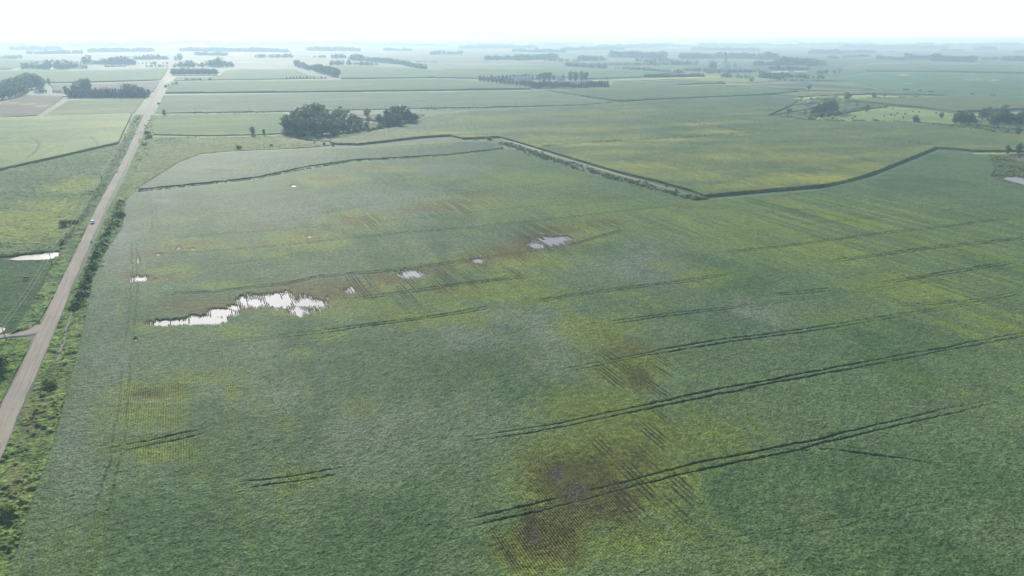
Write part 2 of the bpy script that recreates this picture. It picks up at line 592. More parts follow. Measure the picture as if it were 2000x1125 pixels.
GREY_SHEEN = [(1250, 510, 170, 60, 1.0), (950, 480, 170, 50, .9), (800, 400, 200, 40, .8), (1000, 650, 260, 60, .8), (700, 800, 360, 130, .6), (1450, 620, 170, 50, .7), (240, 450, 60, 90, .9), (200, 640, 60, 120, .7),
        (320, 395, 130, 25, .8), (560, 420, 120, 30, .6), (1050, 720, 120, 60, .5), (600, 690, 120, 30, .5), (150, 900, 60, 160, .5), (850, 330, 150, 15, .7), (640, 545, 90, 12, .5)]
WET = [(1122, 962, 30, 34, 1.0), (1090, 925, 20, 26, .85), (1045, 1045, 20, 26, .8), (1170, 1000, 26, 14, .5), (1210, 950, 40, 10, .5)]
# standing water: (centre, half axes, how clear of plants)
PUD = [(350, 631, 42, 6, 1.0), (398, 626, 42, 8, 1.08), (432, 611, 26, 9, 1.05), (456, 601, 14, 6, 1.0), (498, 592, 38, 9, 1.1), (545, 588, 46, 13, 1.12), (600, 591, 44, 19, .86), (582, 607, 22, 12, .88), (618, 594, 26, 11, 1.0), (318, 633, 32, 6, .75),
       (1075, 474, 36, 11, 1.08), (1052, 480, 24, 8, 1.0), (1098, 467, 22, 7, 1.02), (802, 537, 30, 10, 1.02), (935, 511, 18, 5, .78), (277, 546, 20, 6, .95), (270, 505, 7, 14, .5), (347, 486, 14, 9, .45), (310, 498, 10, 6, .4), (375, 487, 22, 5, .42),
       (572, 364, 6, 2.2, 1.0), (610, 352, 4, 2, .8), (688, 568, 20, 9, .6), (640, 583, 16, 10, .6), (604, 463, 6, 3, .7), (265, 665, 6, 4, .7)]
TRK = [([(868, 1040), (950, 1018), (1030, 998), (1180, 960), (1340, 920), (1450, 897), (1560, 876), (1700, 842), (1870, 803), (2000, 775)], (1, 1, 1, .9, .75, .6, .4, .3), 3.4, .52),
       ([(820, 875), (985, 852), (1100, 833), (1200, 810), (1300, 790), (1420, 765), (1560, 738), (1700, 712), (1850, 684), (2000, 655), (2200, 620)], (.1, .5, .95, 1, 1, .75, .7, .6, .55, .5), 3.4, .5),
       ([(1020, 745), (1160, 715), (1250, 696), (1420, 668), (1560, 650), (1800, 612), (2000, 580)], (.1, .5, 1, .9, .6, .4, .4, .3), 3.2, .45),
       ([(1140, 640), (1220, 629), (1300, 618), (1500, 596), (1760, 560), (2000, 520)], (.8, .7, .3, .3, .4, .4), 3.2, .4),
       ([(330, 690), (440, 672), (620, 652), (750, 633), (850, 620), (950, 604), (1000, 597)], (.2, .5, .9, .95, .9), 3.2, .5),
       ([(1000, 597), (1090, 584), (1200, 568), (1330, 553), (1460, 530)], .85, 3.2, .42),
       ([(280, 580), (420, 572), (560, 556), (620, 543), (770, 530), (900, 512), (1000, 497), (1120, 478), (1240, 445)], .95, 3.4, .45),
       ([(650, 592), (760, 577), (870, 561), (1000, 545), (1075, 537)], .95, 3.4, .5),
       ([(250, 560), (400, 525), (600, 497), (735, 492)], .5, 3.6, .4),
       ([(270, 500), (420, 492), (500, 486), (620, 473), (760, 459), (900, 448), (1060, 432), (1200, 415), (1340, 400)], .9, 3.6, .45),
       ([(290, 470), (480, 456), (600, 446), (790, 430), (1000, 408), (1200, 395)], .6, 4, .4),
       ([(500, 425), (620, 420), (800, 390), (1000, 368), (1100, 355)], .55, 4, .4),
       ([(300, 415), (500, 378), (700, 362), (900, 345)], .45, 4, .4),
       ([(1380, 500), (1500, 486), (1650, 467), (1750, 454), (1850, 444), (2000, 425)], .85, 3.6, .5),
       ([(1585, 517), (1700, 502), (1825, 485), (1975, 470), (2100, 455)], .9, 3.6, .5),
       ([(1690, 560), (1787, 545), (1890, 529), (2000, 511)], .8, 3.6, .45),
       ([(1500, 417), (1612, 407), (1750, 391)], .6, 4, .4), ([(1550, 442), (1650, 432), (1750, 422)], .6, 4, .4), ([(1820, 416), (1900, 406), (2000, 395)], .5, 4, .4),
       ([(1500, 580), (1620, 568), (1660, 572)], .7, 3.4, .4), ([(1740, 600), (1930, 588), (2000, 572)], .6, 3.2, .4),
       ([(1500, 884), (1560, 884), (1625, 881), (1700, 892), (1770, 900), (1840, 915), (1925, 935)], (.2, .8, .6, .8, .6, .5, .2), .01, .4), ([(1300, 1085), (1500, 1050), (1900, 980)], .15, 3, .4),
       ([(190, 889), (215, 884), (300, 866), (390, 848), (430, 838)], (.1, .8, .9, .6, .1), 3.3, .5), ([(450, 957), (490, 950), (560, 940), (650, 926), (690, 920)], (.1, .6, .7, .6, .1), 3.3, .45),
       ([(247, 700), (242, 790), (226, 900), (200, 1000), (185, 1060)], .7, 3.3, .32), ([(262, 470), (262, 560), (255, 640), (247, 700)], .45, 3.3, .3),
       ([(300, 400), (302, 450), (262, 470)], .4, 3, .3)]
# soft tyre tracks along the rows where the crop is thin
ALONG = [(1240, 960, 60, 80), (1330, 960, 40, 70), (1190, 730, 40, 60), (1290, 740, 30, 60), (1170, 860, 30, 60), (1280, 850, 40, 50), (700, 570, 40, 40), (800, 560, 30, 40), (870, 540, 30, 45), (930, 520, 40, 40), (1010, 520, 30, 40), (1080, 470, 40, 40), (880, 410, 50, 25), (1060, 460, 60, 30), (1180, 440, 50, 14), (720, 435, 30, 20)]


def tracks(x, y, z_soft=1.0, lst=TRK):
    t = np.zeros(x.shape)
    r = np.hypot(x, y)
    wob = (fbm(x / 14, y / 14, 31, 3) - .5) * 1.6
    rag = fbm(x / 1.3, y / 1.3, 33, 2)
    brk = sst(.25, .5, fbm(x / 30, y / 30, 40, 2))
    for pts, st, gap, w in lst:
        d, al, L = seg_dist(x, y, P(pts))
        ends = sst(0, min(25, .2 * L), al) * sst(0, min(25, .2 * L), L - al)
        if isinstance(st, tuple):
            st = np.interp(al / L, np.linspace(0, 1, len(st)), st)
        d = np.abs(np.abs(d + wob) - gap / 2 * .85)
        w2 = w * .58 + (r / 727.0) * .46          # far tracks widened to keep their painted shade visible
        t = np.maximum(t, st * ends * (1 - sst(w2 * .5, w2 * 1.35, d + (rag - .5) * .8)) * np.where(np.asarray(st) > .85, 1, .8 + .2 * brk))
    return t


def puddle_v(x, y):
    """how deep inside the standing water a place lies, 0 at the rim"""
    out = np.full(x.shape, -1.0)
    w = .65 * fbm(x / .8, y / 14, 71, 2) + .35 * fbm(x / 2.6, y / 24, 72, 2); w2 = fbm(x / 12, y / 12, 73, 3)
    for cx, cy, rx, ry, s in PUD:
        d = Blob(cx, cy, rx, ry).d(x, y)
        out = np.maximum(out, np.where(d < 1.8, s - d * .80 + (w - .5) * .95 + (w2 - .5) * .9, -1.0))
    return out


def soy_state(x, y):
    if STATE.get('x') is x:
        return STATE['v']
    STATE['v'] = soy_state_(x, y); STATE['x'] = x
    return STATE['v']


def soy_state_(x, y):
    r = np.hypot(x, y)
    yel = blobs(x, y, YEL, 3, .45)
    brn = blobs(x, y, BRN, 13, .40)
    grey = blobs(x, y, GREY_SHEEN, 23, .4, 1.0)
    wet = blobs(x, y, WET, 43, .3)
    sm = blobs(x, y, STREAK, 53, .3, 1.0)
    st = fbm(x / 2.2, y / 160, 61, 2) * .35 + fbm(x / 6.5, y / 420, 62, 2) * .65
    yel = np.maximum(yel, sm * (.10 + .90 * sst(.475, .575, st)))
    # faint streaks everywhere
    yel = np.clip(yel + .22 * sst(.52, .75, fbm(x / 5, y / 60, 65, 4)) * sst(.35, .65, fbm(x / 90, y / 90, 66, 3)), 0, 1)
    pud = sst(.04, .26, puddle_v(x, y))
    trk = tracks(x, y)
    al = blobs(x, y, [(a, b, c, d, 1.0) for a, b, c, d in ALONG], 83, .3, 1.0)
    # pairs of wheel marks every 13.7 m along the rows
    ph = np.abs(((x + (fbm(x / 60, y / 60, 85, 2) - .5) * 2) / 9.1) % 1.0 - .5) * 9.1
    wh = (1 - sst(.15, .45 + r / 1800, np.abs(np.abs(ph - 1.6) - .9))) * al * 1.6 * sst(.25, .45, fbm(x / 10, y / 50, 86, 2))
    return r, yel, brn, grey, wet, pud, trk, wh


def row_wave(x, r):
    a = 1 - sst(230, 420, r)
    return (.5 - .5 * np.cos(2 * math.pi * x / ROW)) ** .8, a


def soy_height(x, y):
    r, yel, brn, grey, wet, pud, trk, wh = soy_state(x, y)
    rw, a = row_wave(x, r)
    thin = np.clip(np.maximum(brn, yel * .75), 0, 1)
    h = .78 - .22 * yel - .25 * brn
    h = h * (1 - a * .8 * thin * (1 - rw))
    h = h + (fbm(x / 1.1, y / 1.1, 91, 3) - .5) * (.28 - .1 * thin) + (fbm(x / 5, y / 5, 92, 2) - .5) * .08
    h = h * (1 - .60 * trk) * (1 - .4 * np.clip(wh, 0, 1))
    h = h * (1 - np.clip(wet, 0, 1) * .75)
    h = h * (1 - pud) + .02 * pud
    return np.maximum(h, .015)


def soy_colour(x, y):
    r, yel, brn, grey, wet, pud, trk, wh = soy_state(x, y)
    n = x.size
    rw, a = row_wave(x, r)
    c = np.tile(np.array([.091, .138, .062]), (n, 1))
    # leaf sheen of the closed canopy, painted into the colour as grey patches
    c = mixc(c, (.138, .168, .124), grey)
    c = mixc(c, (.040, .088, .030), .5 * sst(.5, .7, fbm(x / 40, y / 60, 101, 4)))
    c = mixc(c, (.205, .265, .038), yel * (.57 + .35 * fbm(x / 2, y / 8, 103, 3)))
    c = mixc(c, np.where((r > 270)[:, None], (.140, .118, .036), (.112, .120, .034)), brn * (.75 + .5 * fbm(x / 2.5, y / 12, 105, 3)))
    soil = np.clip(np.maximum(brn * 1.3, yel * .8), 0, 1) * (a * (1 - rw) * .95 + (1 - a) * .2)
    c = mixc(c, (.036, .033, .020), soil)
    c = mixc(c, (.060, .052, .050), np.clip(wet * (.5 + .6 * fbm(x / 1.5, y / 10, 107, 2)), 0, 1))
    c = mixc(c, (.035, .060, .025), np.clip(trk, 0, 1) * (.55 + .3 * sst(200, 400, r)))  # shade inside the wheel gaps painted as dark green, stronger far off
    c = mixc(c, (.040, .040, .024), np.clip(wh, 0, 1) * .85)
    c = mixc(c, (.135, .125, .060), sst(.02, .4, pud) * .8)
    return c


STATE = {}
S1 = P([(20, 1130), (60, 990), (100, 885), (128, 780), (150, 700), (168, 620), (180, 550), (205, 495), (240, 445), (244, 395), (262, 378), (400, 363), (500, 352), (600, 332), (690, 318), (870, 306), (1000, 292), (1100, 325), (1200, 353), (1345, 390), (1365, 393),
        (1500, 381), (1600, 372), (1700, 348), (1830, 296), (1905, 302), (1935, 304), (1945, 330), (1935, 345), (1965, 358), (2000, 365), (2400, 430), (2700, 1400), (-200, 1400)])
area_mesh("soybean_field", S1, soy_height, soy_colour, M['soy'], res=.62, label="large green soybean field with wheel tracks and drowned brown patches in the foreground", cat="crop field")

# drowned bean rows standing in the water: the stems thin out towards the middle of each pool
rsq = np.random.default_rng(5)
cnt_v = []; cnt_c = []
for cx, cy, rx, ry, s_ in PUD:
    c0_ = at(cx - rx * 1.8, cy)[:2]; c1_ = at(cx + rx * 1.8, cy)[:2]; c2_ = at(cx, cy - ry * 1.9)[:2]; c3_ = at(cx, cy + ry * 1.9)[:2]
    q = np.array([c0_, c1_, c2_, c3_]); lo = q.min(0); hi = q.max(0)
    rx_ = np.arange(math.floor(lo[0] / ROW), math.ceil(hi[0] / ROW)) * ROW
    ry_ = np.arange(lo[1], hi[1], .42)
    gx, gy = np.meshgrid(rx_, ry_); gx = gx.ravel() + rsq.normal(size=gx.size) * .07; gy = gy.ravel() + rsq.uniform(-.2, .2, gy.size)
    v = puddle_v(gx, gy)
    dens = 1 - sst(.05, .70, v)
    row = fbm(gx / .55, gy / 17, 79, 2)
    keep = (v > -.25) & (row * .75 + rsq.uniform(0, .25, gx.size) < dens * .80 + .18) & (dens > .02)
    d_own = Blob(cx, cy, rx, ry).d(gx, gy)
    keep &= d_own < 1.8
    cnt_v.append(np.stack([gx[keep], gy[keep]], 1))
pt = np.concatenate(cnt_v)
_, ui = np.unique(np.round(pt / .3).astype(int), axis=0, return_index=True)
pt = pt[ui]
n_ = len(pt); hh_ = rsq.uniform(.18, .42, n_)
Vq = []; 
for k in range(3):
    a_ = rsq.uniform(0, 6.28, n_); ww = rsq.uniform(.16, .32, n_)
    dx, dy = np.cos(a_) * ww, np.sin(a_) * ww; lx = rsq.normal(size=n_) * .08
    Vq.append(np.stack([np.stack([pt[:, 0] - dx, pt[:, 1] - dy, hh_ * .35], 1), np.stack([pt[:, 0] + lx, pt[:, 1] - lx, np.full(n_, .0)], 1), np.stack([pt[:, 0] + dx, pt[:, 1] + dy, hh_ * .45], 1), np.stack([pt[:, 0] - lx, pt[:, 1] + lx, hh_], 1)], 1))
Vq = np.concatenate(Vq).reshape(-1, 3)
M['drowned'] = foliage("drowned_leaves", (.12, .10, .045), (.14, .16, .05), .3)
tag(link("flooded_rows", npmesh("flooded_rows", Vq, np.arange(len(Vq)).reshape(-1, 4)), M['drowned']), "thinned rows of drowned bean plants standing in the flood water", "flooded crop", None, 'stuff')
print("drowned plants", n_)

S2 = P([(268, 371), (350, 318), (392, 302), (450, 297), (600, 291), (760, 285), (880, 278), (950, 277), (975, 284), (985, 290), (870, 303), (690, 313), (600, 326), (500, 347), (400, 358)])


def s2_h(x, y):
    return .68 + (fbm(x / 3, y / 3, 191, 3) - .5) * .4 + (fbm(x / 1.2, y / 1.2, 193, 3) - .5) * .35 - .25 * sst(.55, .7, fbm(x / 6, y / 4, 194, 3))


def s2_c(x, y):
    c = np.tile(np.array([.082, .126, .062]), (x.size, 1))
    c = mixc(c, (.12, .165, .06), blobs(x, y, [(420, 330, 120, 12, .6), (620, 300, 120, 8, .7), (760, 290, 90, 6, .7), (850, 285, 60, 5, .6), (500, 310, 60, 6, .4)], 205))
    c = mixc(c, (.045, .085, .04), blobs(x, y, [(430, 334, 40, 3, 1), (400, 340, 30, 2, .8), (560, 318, 60, 2, .5), (700, 302, 90, 1.5, .5)], 207))
    c = mixc(c, (.05, .09, .05), .6 * sst(.55, .8, fbm(x / 60, y / 10, 208, 4)))
    return c


area_mesh("soybean_field", S2, s2_h, s2_c, M['soy'], res=.8, label="pale soybean strip beyond the crooked ditch, left of the grove's corn", cat="crop field")

# ------------------------------------------------------------------ the corn east of the farm track
C1 = P([(645, 281), (652, 276), (700, 268), (745, 256), (780, 250), (815, 240), (830, 228), (900, 219), (1010, 213), (1135, 208), (1200, 202), (1300, 196), (1490, 188), (1560, 196), (1545, 208), (1498, 228), (1535, 232), (1600, 238), (1660, 239.5), (1780, 240),
        (1850, 248), (1960, 263), (2060, 272), (2300, 285), (2300, 305), (2000, 297), (1960, 297.5), (1905, 297), (1870, 293), (1828, 290), (1790, 306), (1700, 342), (1650, 357), (1600, 366), (1500, 374), (1377, 385), (1350, 375), (1290, 358), (1200, 336), (1130, 315.5), (1060, 293.5), (975, 269), (905, 272.5), (880, 266), (820, 270), (760, 277), (700, 283.5), (660, 283)])
C_GRV = [([(1068, 288), (1150, 281), (1240, 275), (1340, 271), (1400, 266), (1460, 262)], 1.0, 0, 1.6), ([(1136, 207), (1210, 221), (1300, 234), (1380, 245), (1440, 256), (1470, 262)], .8, 0, 1.3), ([(1225, 202), (1330, 215), (1430, 230), (1520, 246), (1640, 262), (1810, 285)], .7, 0, 1.2)]
C_YEL = [(1130, 285, 130, 6, 1.0), (1050, 287, 30, 4, 1.0), (1300, 276, 160, 5, .8), (1420, 262, 90, 7, 1.0), (1370, 245, 60, 6, .6), (1080, 272, 120, 9, .6), (1150, 255, 160, 10, .3), (1600, 352, 150, 12, 1.0), (1700, 330, 90, 14, .7), (1450, 370, 120, 8, .6),
         (1250, 330, 150, 16, .6), (1400, 310, 160, 14, .5), (1560, 310, 160, 16, .6), (1200, 300, 130, 6, .5), (930, 269, 50, 3.5, 1.0), (870, 262, 70, 3, .8), (1500, 290, 150, 10, .4), (960, 235, 120, 8, .3), (800, 262, 70, 3, .5), (1340, 345, 120, 14, .5), (1110, 312, 60, 6, .6), (1620, 285, 120, 8, .35)]


def c1_h(x, y):
    h = 2.0 + (fbm(x / 2.2, y / 4, 301, 3) - .5) * .9 + (fbm(x / 25, y / 25, 302, 2) - .5) * .6
    g_ = np.zeros(x.shape)
    wob = (fbm(x / 20, y / 20, 305, 3) - .5) * 8
    brk = sst(.22, .4, fbm(x / 25, y / 25, 307, 2))
    for pts, st, gap, w in C_GRV:
        d, al, L = seg_dist(x, y, P(pts))
        g_ = np.maximum(g_, st * brk * (1 - sst(w, w + 1.5, np.abs(d + wob))))
    return h * (1 - .9 * g_)


def c1_c(x, y):
    c = np.tile(np.array([.098, .140, .048]), (x.size, 1))
    n = fbm(x / 70, y / 40, 311, 5)
    c = mixc(c, (.070, .105, .045), sst(.45, .65, n) * .8)
    c = mixc(c, (.155, .185, .05), .7 * sst(.5, .75, fbm(x / 120, y / 40, 313, 5)))
    c = mixc(c, (.27, .28, .04), blobs(x, y, C_YEL, 315, .5, 1.0) * (.45 + .5 * fbm(x / 6, y / 18, 317, 3)))
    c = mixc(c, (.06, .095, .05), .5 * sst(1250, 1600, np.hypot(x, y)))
    g_ = np.zeros(x.shape)
    wob = (fbm(x / 20, y / 20, 305, 3) - .5) * 8
    for pts, st, gap, w in C_GRV:
        d, al, L = seg_dist(x, y, P(pts))
        g_ = np.maximum(g_, st * (1 - sst(w + 1, w + 5, np.abs(d + wob))))
    return mixc(c, (.05, .07, .03), g_ * .5)


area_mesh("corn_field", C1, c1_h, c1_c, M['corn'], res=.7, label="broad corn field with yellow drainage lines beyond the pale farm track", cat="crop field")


def flat_field(pts, h, c0, c1, label, cat="crop field", name="corn_field", mat='far', yel=None, seed=0, res=1.0, lines=(), amp=.25, ycol=(.17, .19, .05)):
    def hh(x, y):
        z = h + (fbm(x / 4, y / 4, seed + 401, 2) - .5) * min(.5, h) * 1.2 * amp * 2
        return z
    def cc(x, y):
        c = np.tile(np.array(c0, float), (x.size, 1))
        c = mixc(c, c1, sst(.35, .68, fbm(x / 90, y / 35, seed + 411, 5)))
        if yel:
            c = mixc(c, ycol, blobs(x, y, yel, seed + 417, .5, 1.0) * (.4 + .6 * fbm(x / 8, y / 14, seed + 419, 3)))
        for lp, w, st in lines:
            d, al, L = seg_dist(x, y, P(lp))
            c = mixc(c, (.03, .055, .025), st * (1 - sst(w * .6, w * 1.4, d)))
        return c * np.array([1.36, 1.30, 1.0])
    return area_mesh(name, P(pts), hh, cc, M[mat], res=res, label=label, cat=cat)


# left of the road
flat_field([(-150, 236), (0, 231), (80, 231), (250, 224), (258, 205 + 20), (240, 262), (232, 281), (120, 307), (0, 334), (-250, 390)], 2.3, (.070, .120, .040), (.095, .145, .048),
           "bright green corn field left of the gravel road with curved sprinkler tracks", mat='corn', seed=20, res=.7,
           yel=[(60, 234, 120, 4, .7), (210, 245, 60, 8, .8), (215, 270, 50, 8, .6), (120, 300, 60, 6, .3)],
           lines=[([(-20, 275), (57, 271), (150, 264), (210, 256)], 1.2, .9), ([(57, 271), (72, 278), (78, 286), (70, 300), (55, 312)], 1.3, .9), ([(178, 270), (188, 280), (192, 288)], 1.3, .8)])
flat_field([(80, 231), (135, 196), (200, 193), (285, 190), (272, 208), (262, 222), (250, 223)], .45, (.10, .135, .075), (.125, .155, .10), "pale thin crop left of the road below the long dark windbreak", name="soybean_field", seed=30,
           yel=[(160, 218, 80, 3, .9), (110, 226, 70, 3, .8), (220, 214, 50, 3, .6)], ycol=(.20, .21, .11))
flat_field([(-200, 232), (-200, 206), (0, 204), (50, 185), (128, 187), (112, 200), (72, 226), (0, 230)], .35, (.105, .095, .082), (.125, .11, .095), "dull brown bare field in front of the farmyard at the far left", name="bare_field", cat="field", seed=35,
           yel=[(60, 204, 60, 1.2, 1.0), (20, 201, 70, 1, .8), (80, 207, 26, 1, 1)], ycol=(.34, .29, .20))
flat_field([(95, 164), (200, 162), (313, 158), (300, 180), (180, 186), (110, 182)], .35, (.105, .100, .088), (.12, .115, .095), "dusky strip of bare ground behind the long windbreak", name="bare_field", cat="field", seed=37)
flat_field([(-150, 139), (0, 138), (200, 137), (330, 133), (322, 145), (314, 157), (200, 161), (90, 163), (0, 170), (-150, 180)], 1.6, (.075, .125, .05), (.09, .14, .06), "smooth green field in front of the far left tree groves", seed=40)
flat_field([(-200, 137), (-200, 116), (0, 116), (170, 119), (150, 120), (60, 121), (20, 136)], 1.6, (.09, .14, .065), (.08, .12, .06), "misty green field beyond the far left groves", seed=43)
# right of the road
flat_field([(303, 222), (320, 186), (600, 181), (1000, 177.5), (1062, 175.5), (1130, 187), (1200, 200.5), (1135, 206), (1000, 209), (700, 215), (553, 218.5)], .55, (.085, .125, .085), (.10, .14, .10), "pale grey green soybean field behind the dark grove", name="soybean_field", seed=50)
flat_field([(322, 183), (336, 160), (560, 157), (700, 156), (850, 154), (935, 161), (985, 166), (1040, 174.5), (800, 178), (600, 180.5)], 2.1, (.075, .12, .06), (.09, .13, .07), "corn field with a dark front edge, beyond the pale soybeans", seed=55)
flat_field([(345, 150), (430, 149), (440, 138), (470, 135), (575, 135), (590, 143), (640, 153), (560, 155), (338, 158)], .6, (.09, .135, .07), (.105, .145, .085), "light field between the tree blocks right of the distant road", name="soybean_field", seed=57)
flat_field([(665, 155), (670, 147), (625, 128), (720, 129), (835, 136), (940, 133), (1095, 133), (1180, 136), (1350, 140), (1260, 149), (1250, 152), (1150, 155), (1030, 147), (935, 154), (850, 152)], 1.8, (.075, .12, .055), (.095, .14, .07), "wide hazy corn field in front of the farmhouse trees", seed=60)
flat_field([(1065, 177), (1190, 173), (1200, 161), (1330, 157), (1400, 161), (1420, 164), (1310, 166.5), (1540, 176), (1560, 180), (1490, 186.5), (1210, 199)], 2.2, (.068, .105, .055), (.082, .122, .06), "grey green corn field in front of the straight windbreak", seed=65)
flat_field([(1190, 172), (1155, 157), (1260, 154), (1375, 150), (1400, 148), (1500, 152), (1530, 157), (1470, 163), (1400, 160), (1330, 156), (1200, 160)], .3, (.17, .20, .09), (.15, .18, .08), "light yellow green meadow strip beyond the grey corn", name="meadow", cat="meadow", seed=67)
flat_field([(1325, 166.6), (1410, 164.5), (1470, 166), (1640, 174), (1715, 176), (1650, 179.5), (1540, 175)], .55, (.09, .12, .075), (.105, .135, .08), "dull soybean strip before the line of creek corn", name="soybean_field", seed=69)
flat_field([(300, 224.5), (553, 221), (553, 240), (550, 262), (500, 264), (400, 266), (300, 264), (296, 250)], .7, (.075, .125, .055), (.10, .15, .06), "green crop block between the road and the dark grove", name="soybean_field", seed=71, mat='meadow',
           yel=[(420, 262, 130, 4, .8), (380, 245, 80, 5, .4), (480, 232, 70, 6, .5)], res=.8)
flat_field([(1725, 179), (1660, 160), (1560, 157), (1640, 150), (1700, 143), (1780, 141), (2300, 155), (2300, 205), (1900, 192)], .6, (.060, .115, .068), (.072, .13, .075), "wide teal green soybean field with pale bald spots", name="soybean_field", seed=75,
           yel=[(1765, 147, 14, .8, 1), (1785, 152, 16, .7, 1), (1780, 163, 14, .8, 1), (1898, 155, 24, 1.6, 1), (1855, 158.5, 12, .6, .9), (1942, 157.5, 12, .7, .9)], ycol=(.42, .40, .22), lines=[([(1695, 140.5), (1850, 147), (2100, 156)], 2.5, .8)])
flat_field([(1690, 139.5), (1640, 133), (1720, 123), (1900, 124), (2300, 128), (2300, 152), (2000, 143.5), (1850, 141)], 2.0, (.070, .112, .055), (.10, .12, .07), "distant green corn in front of the long right hand wood", seed=77, lines=[([(1683, 121.5), (1850, 127), (2100, 133.5)], 4, .8)])
flat_field([(1640, 197), (1700, 201.5), (1800, 211), (1870, 219.5), (1900, 219), (2000, 214), (2300, 222), (2300, 208), (1900, 192.5), (1850, 190), (1720, 192)], 2.3, (.075, .105, .055), (.09, .115, .055), "wedge of dull corn behind the hay meadow", seed=79, mat='corn', res=.9)
flat_field([(1500, 227), (1545, 207), (1560, 197), (1630, 186), (1640, 190), (1570, 205), (1590, 213)], .8, (.08, .11, .06), (.09, .12, .05), "narrow wedge of corn left of the creek trees", seed=81, res=.9)
flat_field([(1500, 183), (1600, 180), (1700, 178), (1860, 186), (1700, 184), (1560, 190)], 1.0, (.09, .115, .055), (.11, .13, .06), "thin strip of corn above the creek trees", seed=83, res=.9)


def meadow(pts, label, c0, c1, seed, h=.12, blob=None):
    def hh(x, y):
        return h + (fbm(x / 3, y / 3, seed, 3) - .5) * h
    def cc(x, y):
        c = np.tile(np.array(c0, float), (x.size, 1))
        c = mixc(c, c1, sst(.35, .7, fbm(x / 40, y / 25, seed + 3, 5)))
        if blob: c = mixc(c, (.08, .11, .05), blobs(x, y, blob, seed + 5, .5))
        return c * 1.35
    return area_mesh("meadow", P(pts), hh, cc, M['meadow'], res=.9, label=label, cat="meadow")


meadow([(1590, 236), (1600, 228), (1660, 221), (1735, 209), (1800, 213), (1868, 222), (1900, 222.5), (1960, 220), (2060, 218), (2300, 240), (2300, 268), (2000, 260), (1950, 257), (1850, 246), (1780, 238.5), (1660, 238)], "light mown hay meadow with dark round bales", (.165, .205, .075), (.125, .165, .06), 501, blob=[(1740, 222, 40, 3, .6), (1810, 232, 60, 4, .4)])
meadow([(1546, 193), (1600, 188), (1700, 186), (1800, 190), (1820, 192), (1650, 196), (1560, 199)], "pale mown strip along the upper creek", (.18, .22, .09), (.15, .19, .08), 511)
meadow([(1590, 206), (1610, 200), (1680, 199), (1720, 204), (1690, 212), (1620, 214)], "small pale clearing right of the creek grove", (.165, .20, .08), (.13, .165, .065), 521)
meadow([(1810, 242.5), (1860, 246), (1930, 255), (1945, 259), (1905, 256), (1850, 249.5)], "thin yellow grass strip at the foot of the creek", (.24, .24, .12), (.20, .21, .10), 531, h=.5)
meadow([(1895, 299), (1950, 297.8), (1990, 298), (1985, 303), (1915, 304)], "little yellow grass wedge beside the right hand brush", (.17, .20, .07), (.14, .17, .06), 541)


# ------------------------------------------------------------------ rough ground: pasture, verges, creek banks
def rough_area(name, pts, label, cat, c0, c1, amp, seed, patches=(), mat='rough', base=.25, scale=2.2, res=.75, jitter=0.0, kind='stuff', dips=(), lush=()):
    def hh(x, y):
        n = fbm(x / scale, y / scale, seed, 4); n2 = fbm(x / (scale * 4.5), y / (scale * 4.5), seed + 9, 3)
        h = base + amp * (np.maximum(n - .42, 0) * 3.0 * sst(.35, .65, n2) + (n - .5) * .25)
        for lst, w, dep in dips:
            d, al, L = seg_dist(x, y, P(lst))
            h = h - dep * np.exp(-(d / w) ** 2)
        for lst, w, up in lush:
            d, al, L = seg_dist(x, y, P(lst))
            h = h + up * np.exp(-(d / w) ** 2) * sst(.4, .65, n) * 1.5
        return np.maximum(h, .02)
    def cc(x, y):
        n = fbm(x / 1.6, y / 1.6, seed + 21, 3); n2 = fbm(x / 16, y / 10, seed + 23, 4)
        c = np.tile(np.array(c0, float), (x.size, 1))
        c = mixc(c, c1, sst(.4, .62, n2))
        c = mixc(c, (.035, .068, .028), sst(.52, .66, fbm(x / 3.2, y / 3.2, seed + 25, 3)) * .55)
        c = mixc(c, (.17, .17, .09), sst(.66, .8, n) * .5)
        for lst, col, st in patches:
            c = mixc(c, col, blobs(x, y, lst, seed + 31, .5) * st * (.6 + .4 * n))
        for lst, w, up in lush:
            d, al, L = seg_dist(x, y, P(lst))
            c = mixc(c, (.032, .068, .028), np.exp(-(d / w) ** 2) * sst(.4, .6, n2) * .8)
        return c
    return area_mesh(name, P(pts), hh, cc, M[mat], res=res, jitter=jitter, label=label, cat=cat, kind=kind)


YG = (.225, .265, .05)
rough_area("pasture_grass", [(-300, 392), (0, 335), (120, 308), (234, 282), (245, 262), (255, 240), (262, 226), (282, 224), (270, 250), (252, 290), (238, 318), (222, 345), (200, 385), (185, 415), (168, 447), (150, 482), (130, 515), (110, 490), (60, 494), (0, 503), (-300, 540)],
           "rough green and yellow pasture left of the gravel road", "pasture", (.105, .160, .060), (.13, .185, .065), .9, 601,
           patches=[([(60, 430, 110, 34, 1), (100, 400, 90, 20, 1), (150, 355, 60, 16, .9), (20, 455, 80, 20, 1), (130, 370, 60, 14, 1), (60, 470, 60, 14, .7), (250, 250, 20, 10, .8)], YG, .85),
                    ([(80, 385, 90, 12, 1), (60, 350, 110, 14, 1), (150, 320, 60, 12, 1), (110, 480, 60, 10, .8)], (.06, .105, .045), .7)], kind='stuff', lush=[([(262, 250), (230, 310), (195, 375), (160, 430), (120, 480)], 2.5, .8)])
rough_area("mown_lawn", [(-300, 540), (0, 505.5), (40, 509), (95, 508), (113, 503), (108, 515), (85, 555), (58, 598), (30, 645), (24, 655), (-100, 668), (-300, 690)],
           "dark green mown grass with a black cow beside the pond", "meadow", (.042, .090, .028), (.052, .100, .032), .12, 641, base=.08, scale=4)
VG = [(111, 494), (131, 515), (150, 482), (168, 447), (169, 448), (152, 487), (132, 522), (106, 578), (88, 610), (74, 632), (52, 641), (24, 654), (60, 597), (87, 553)]
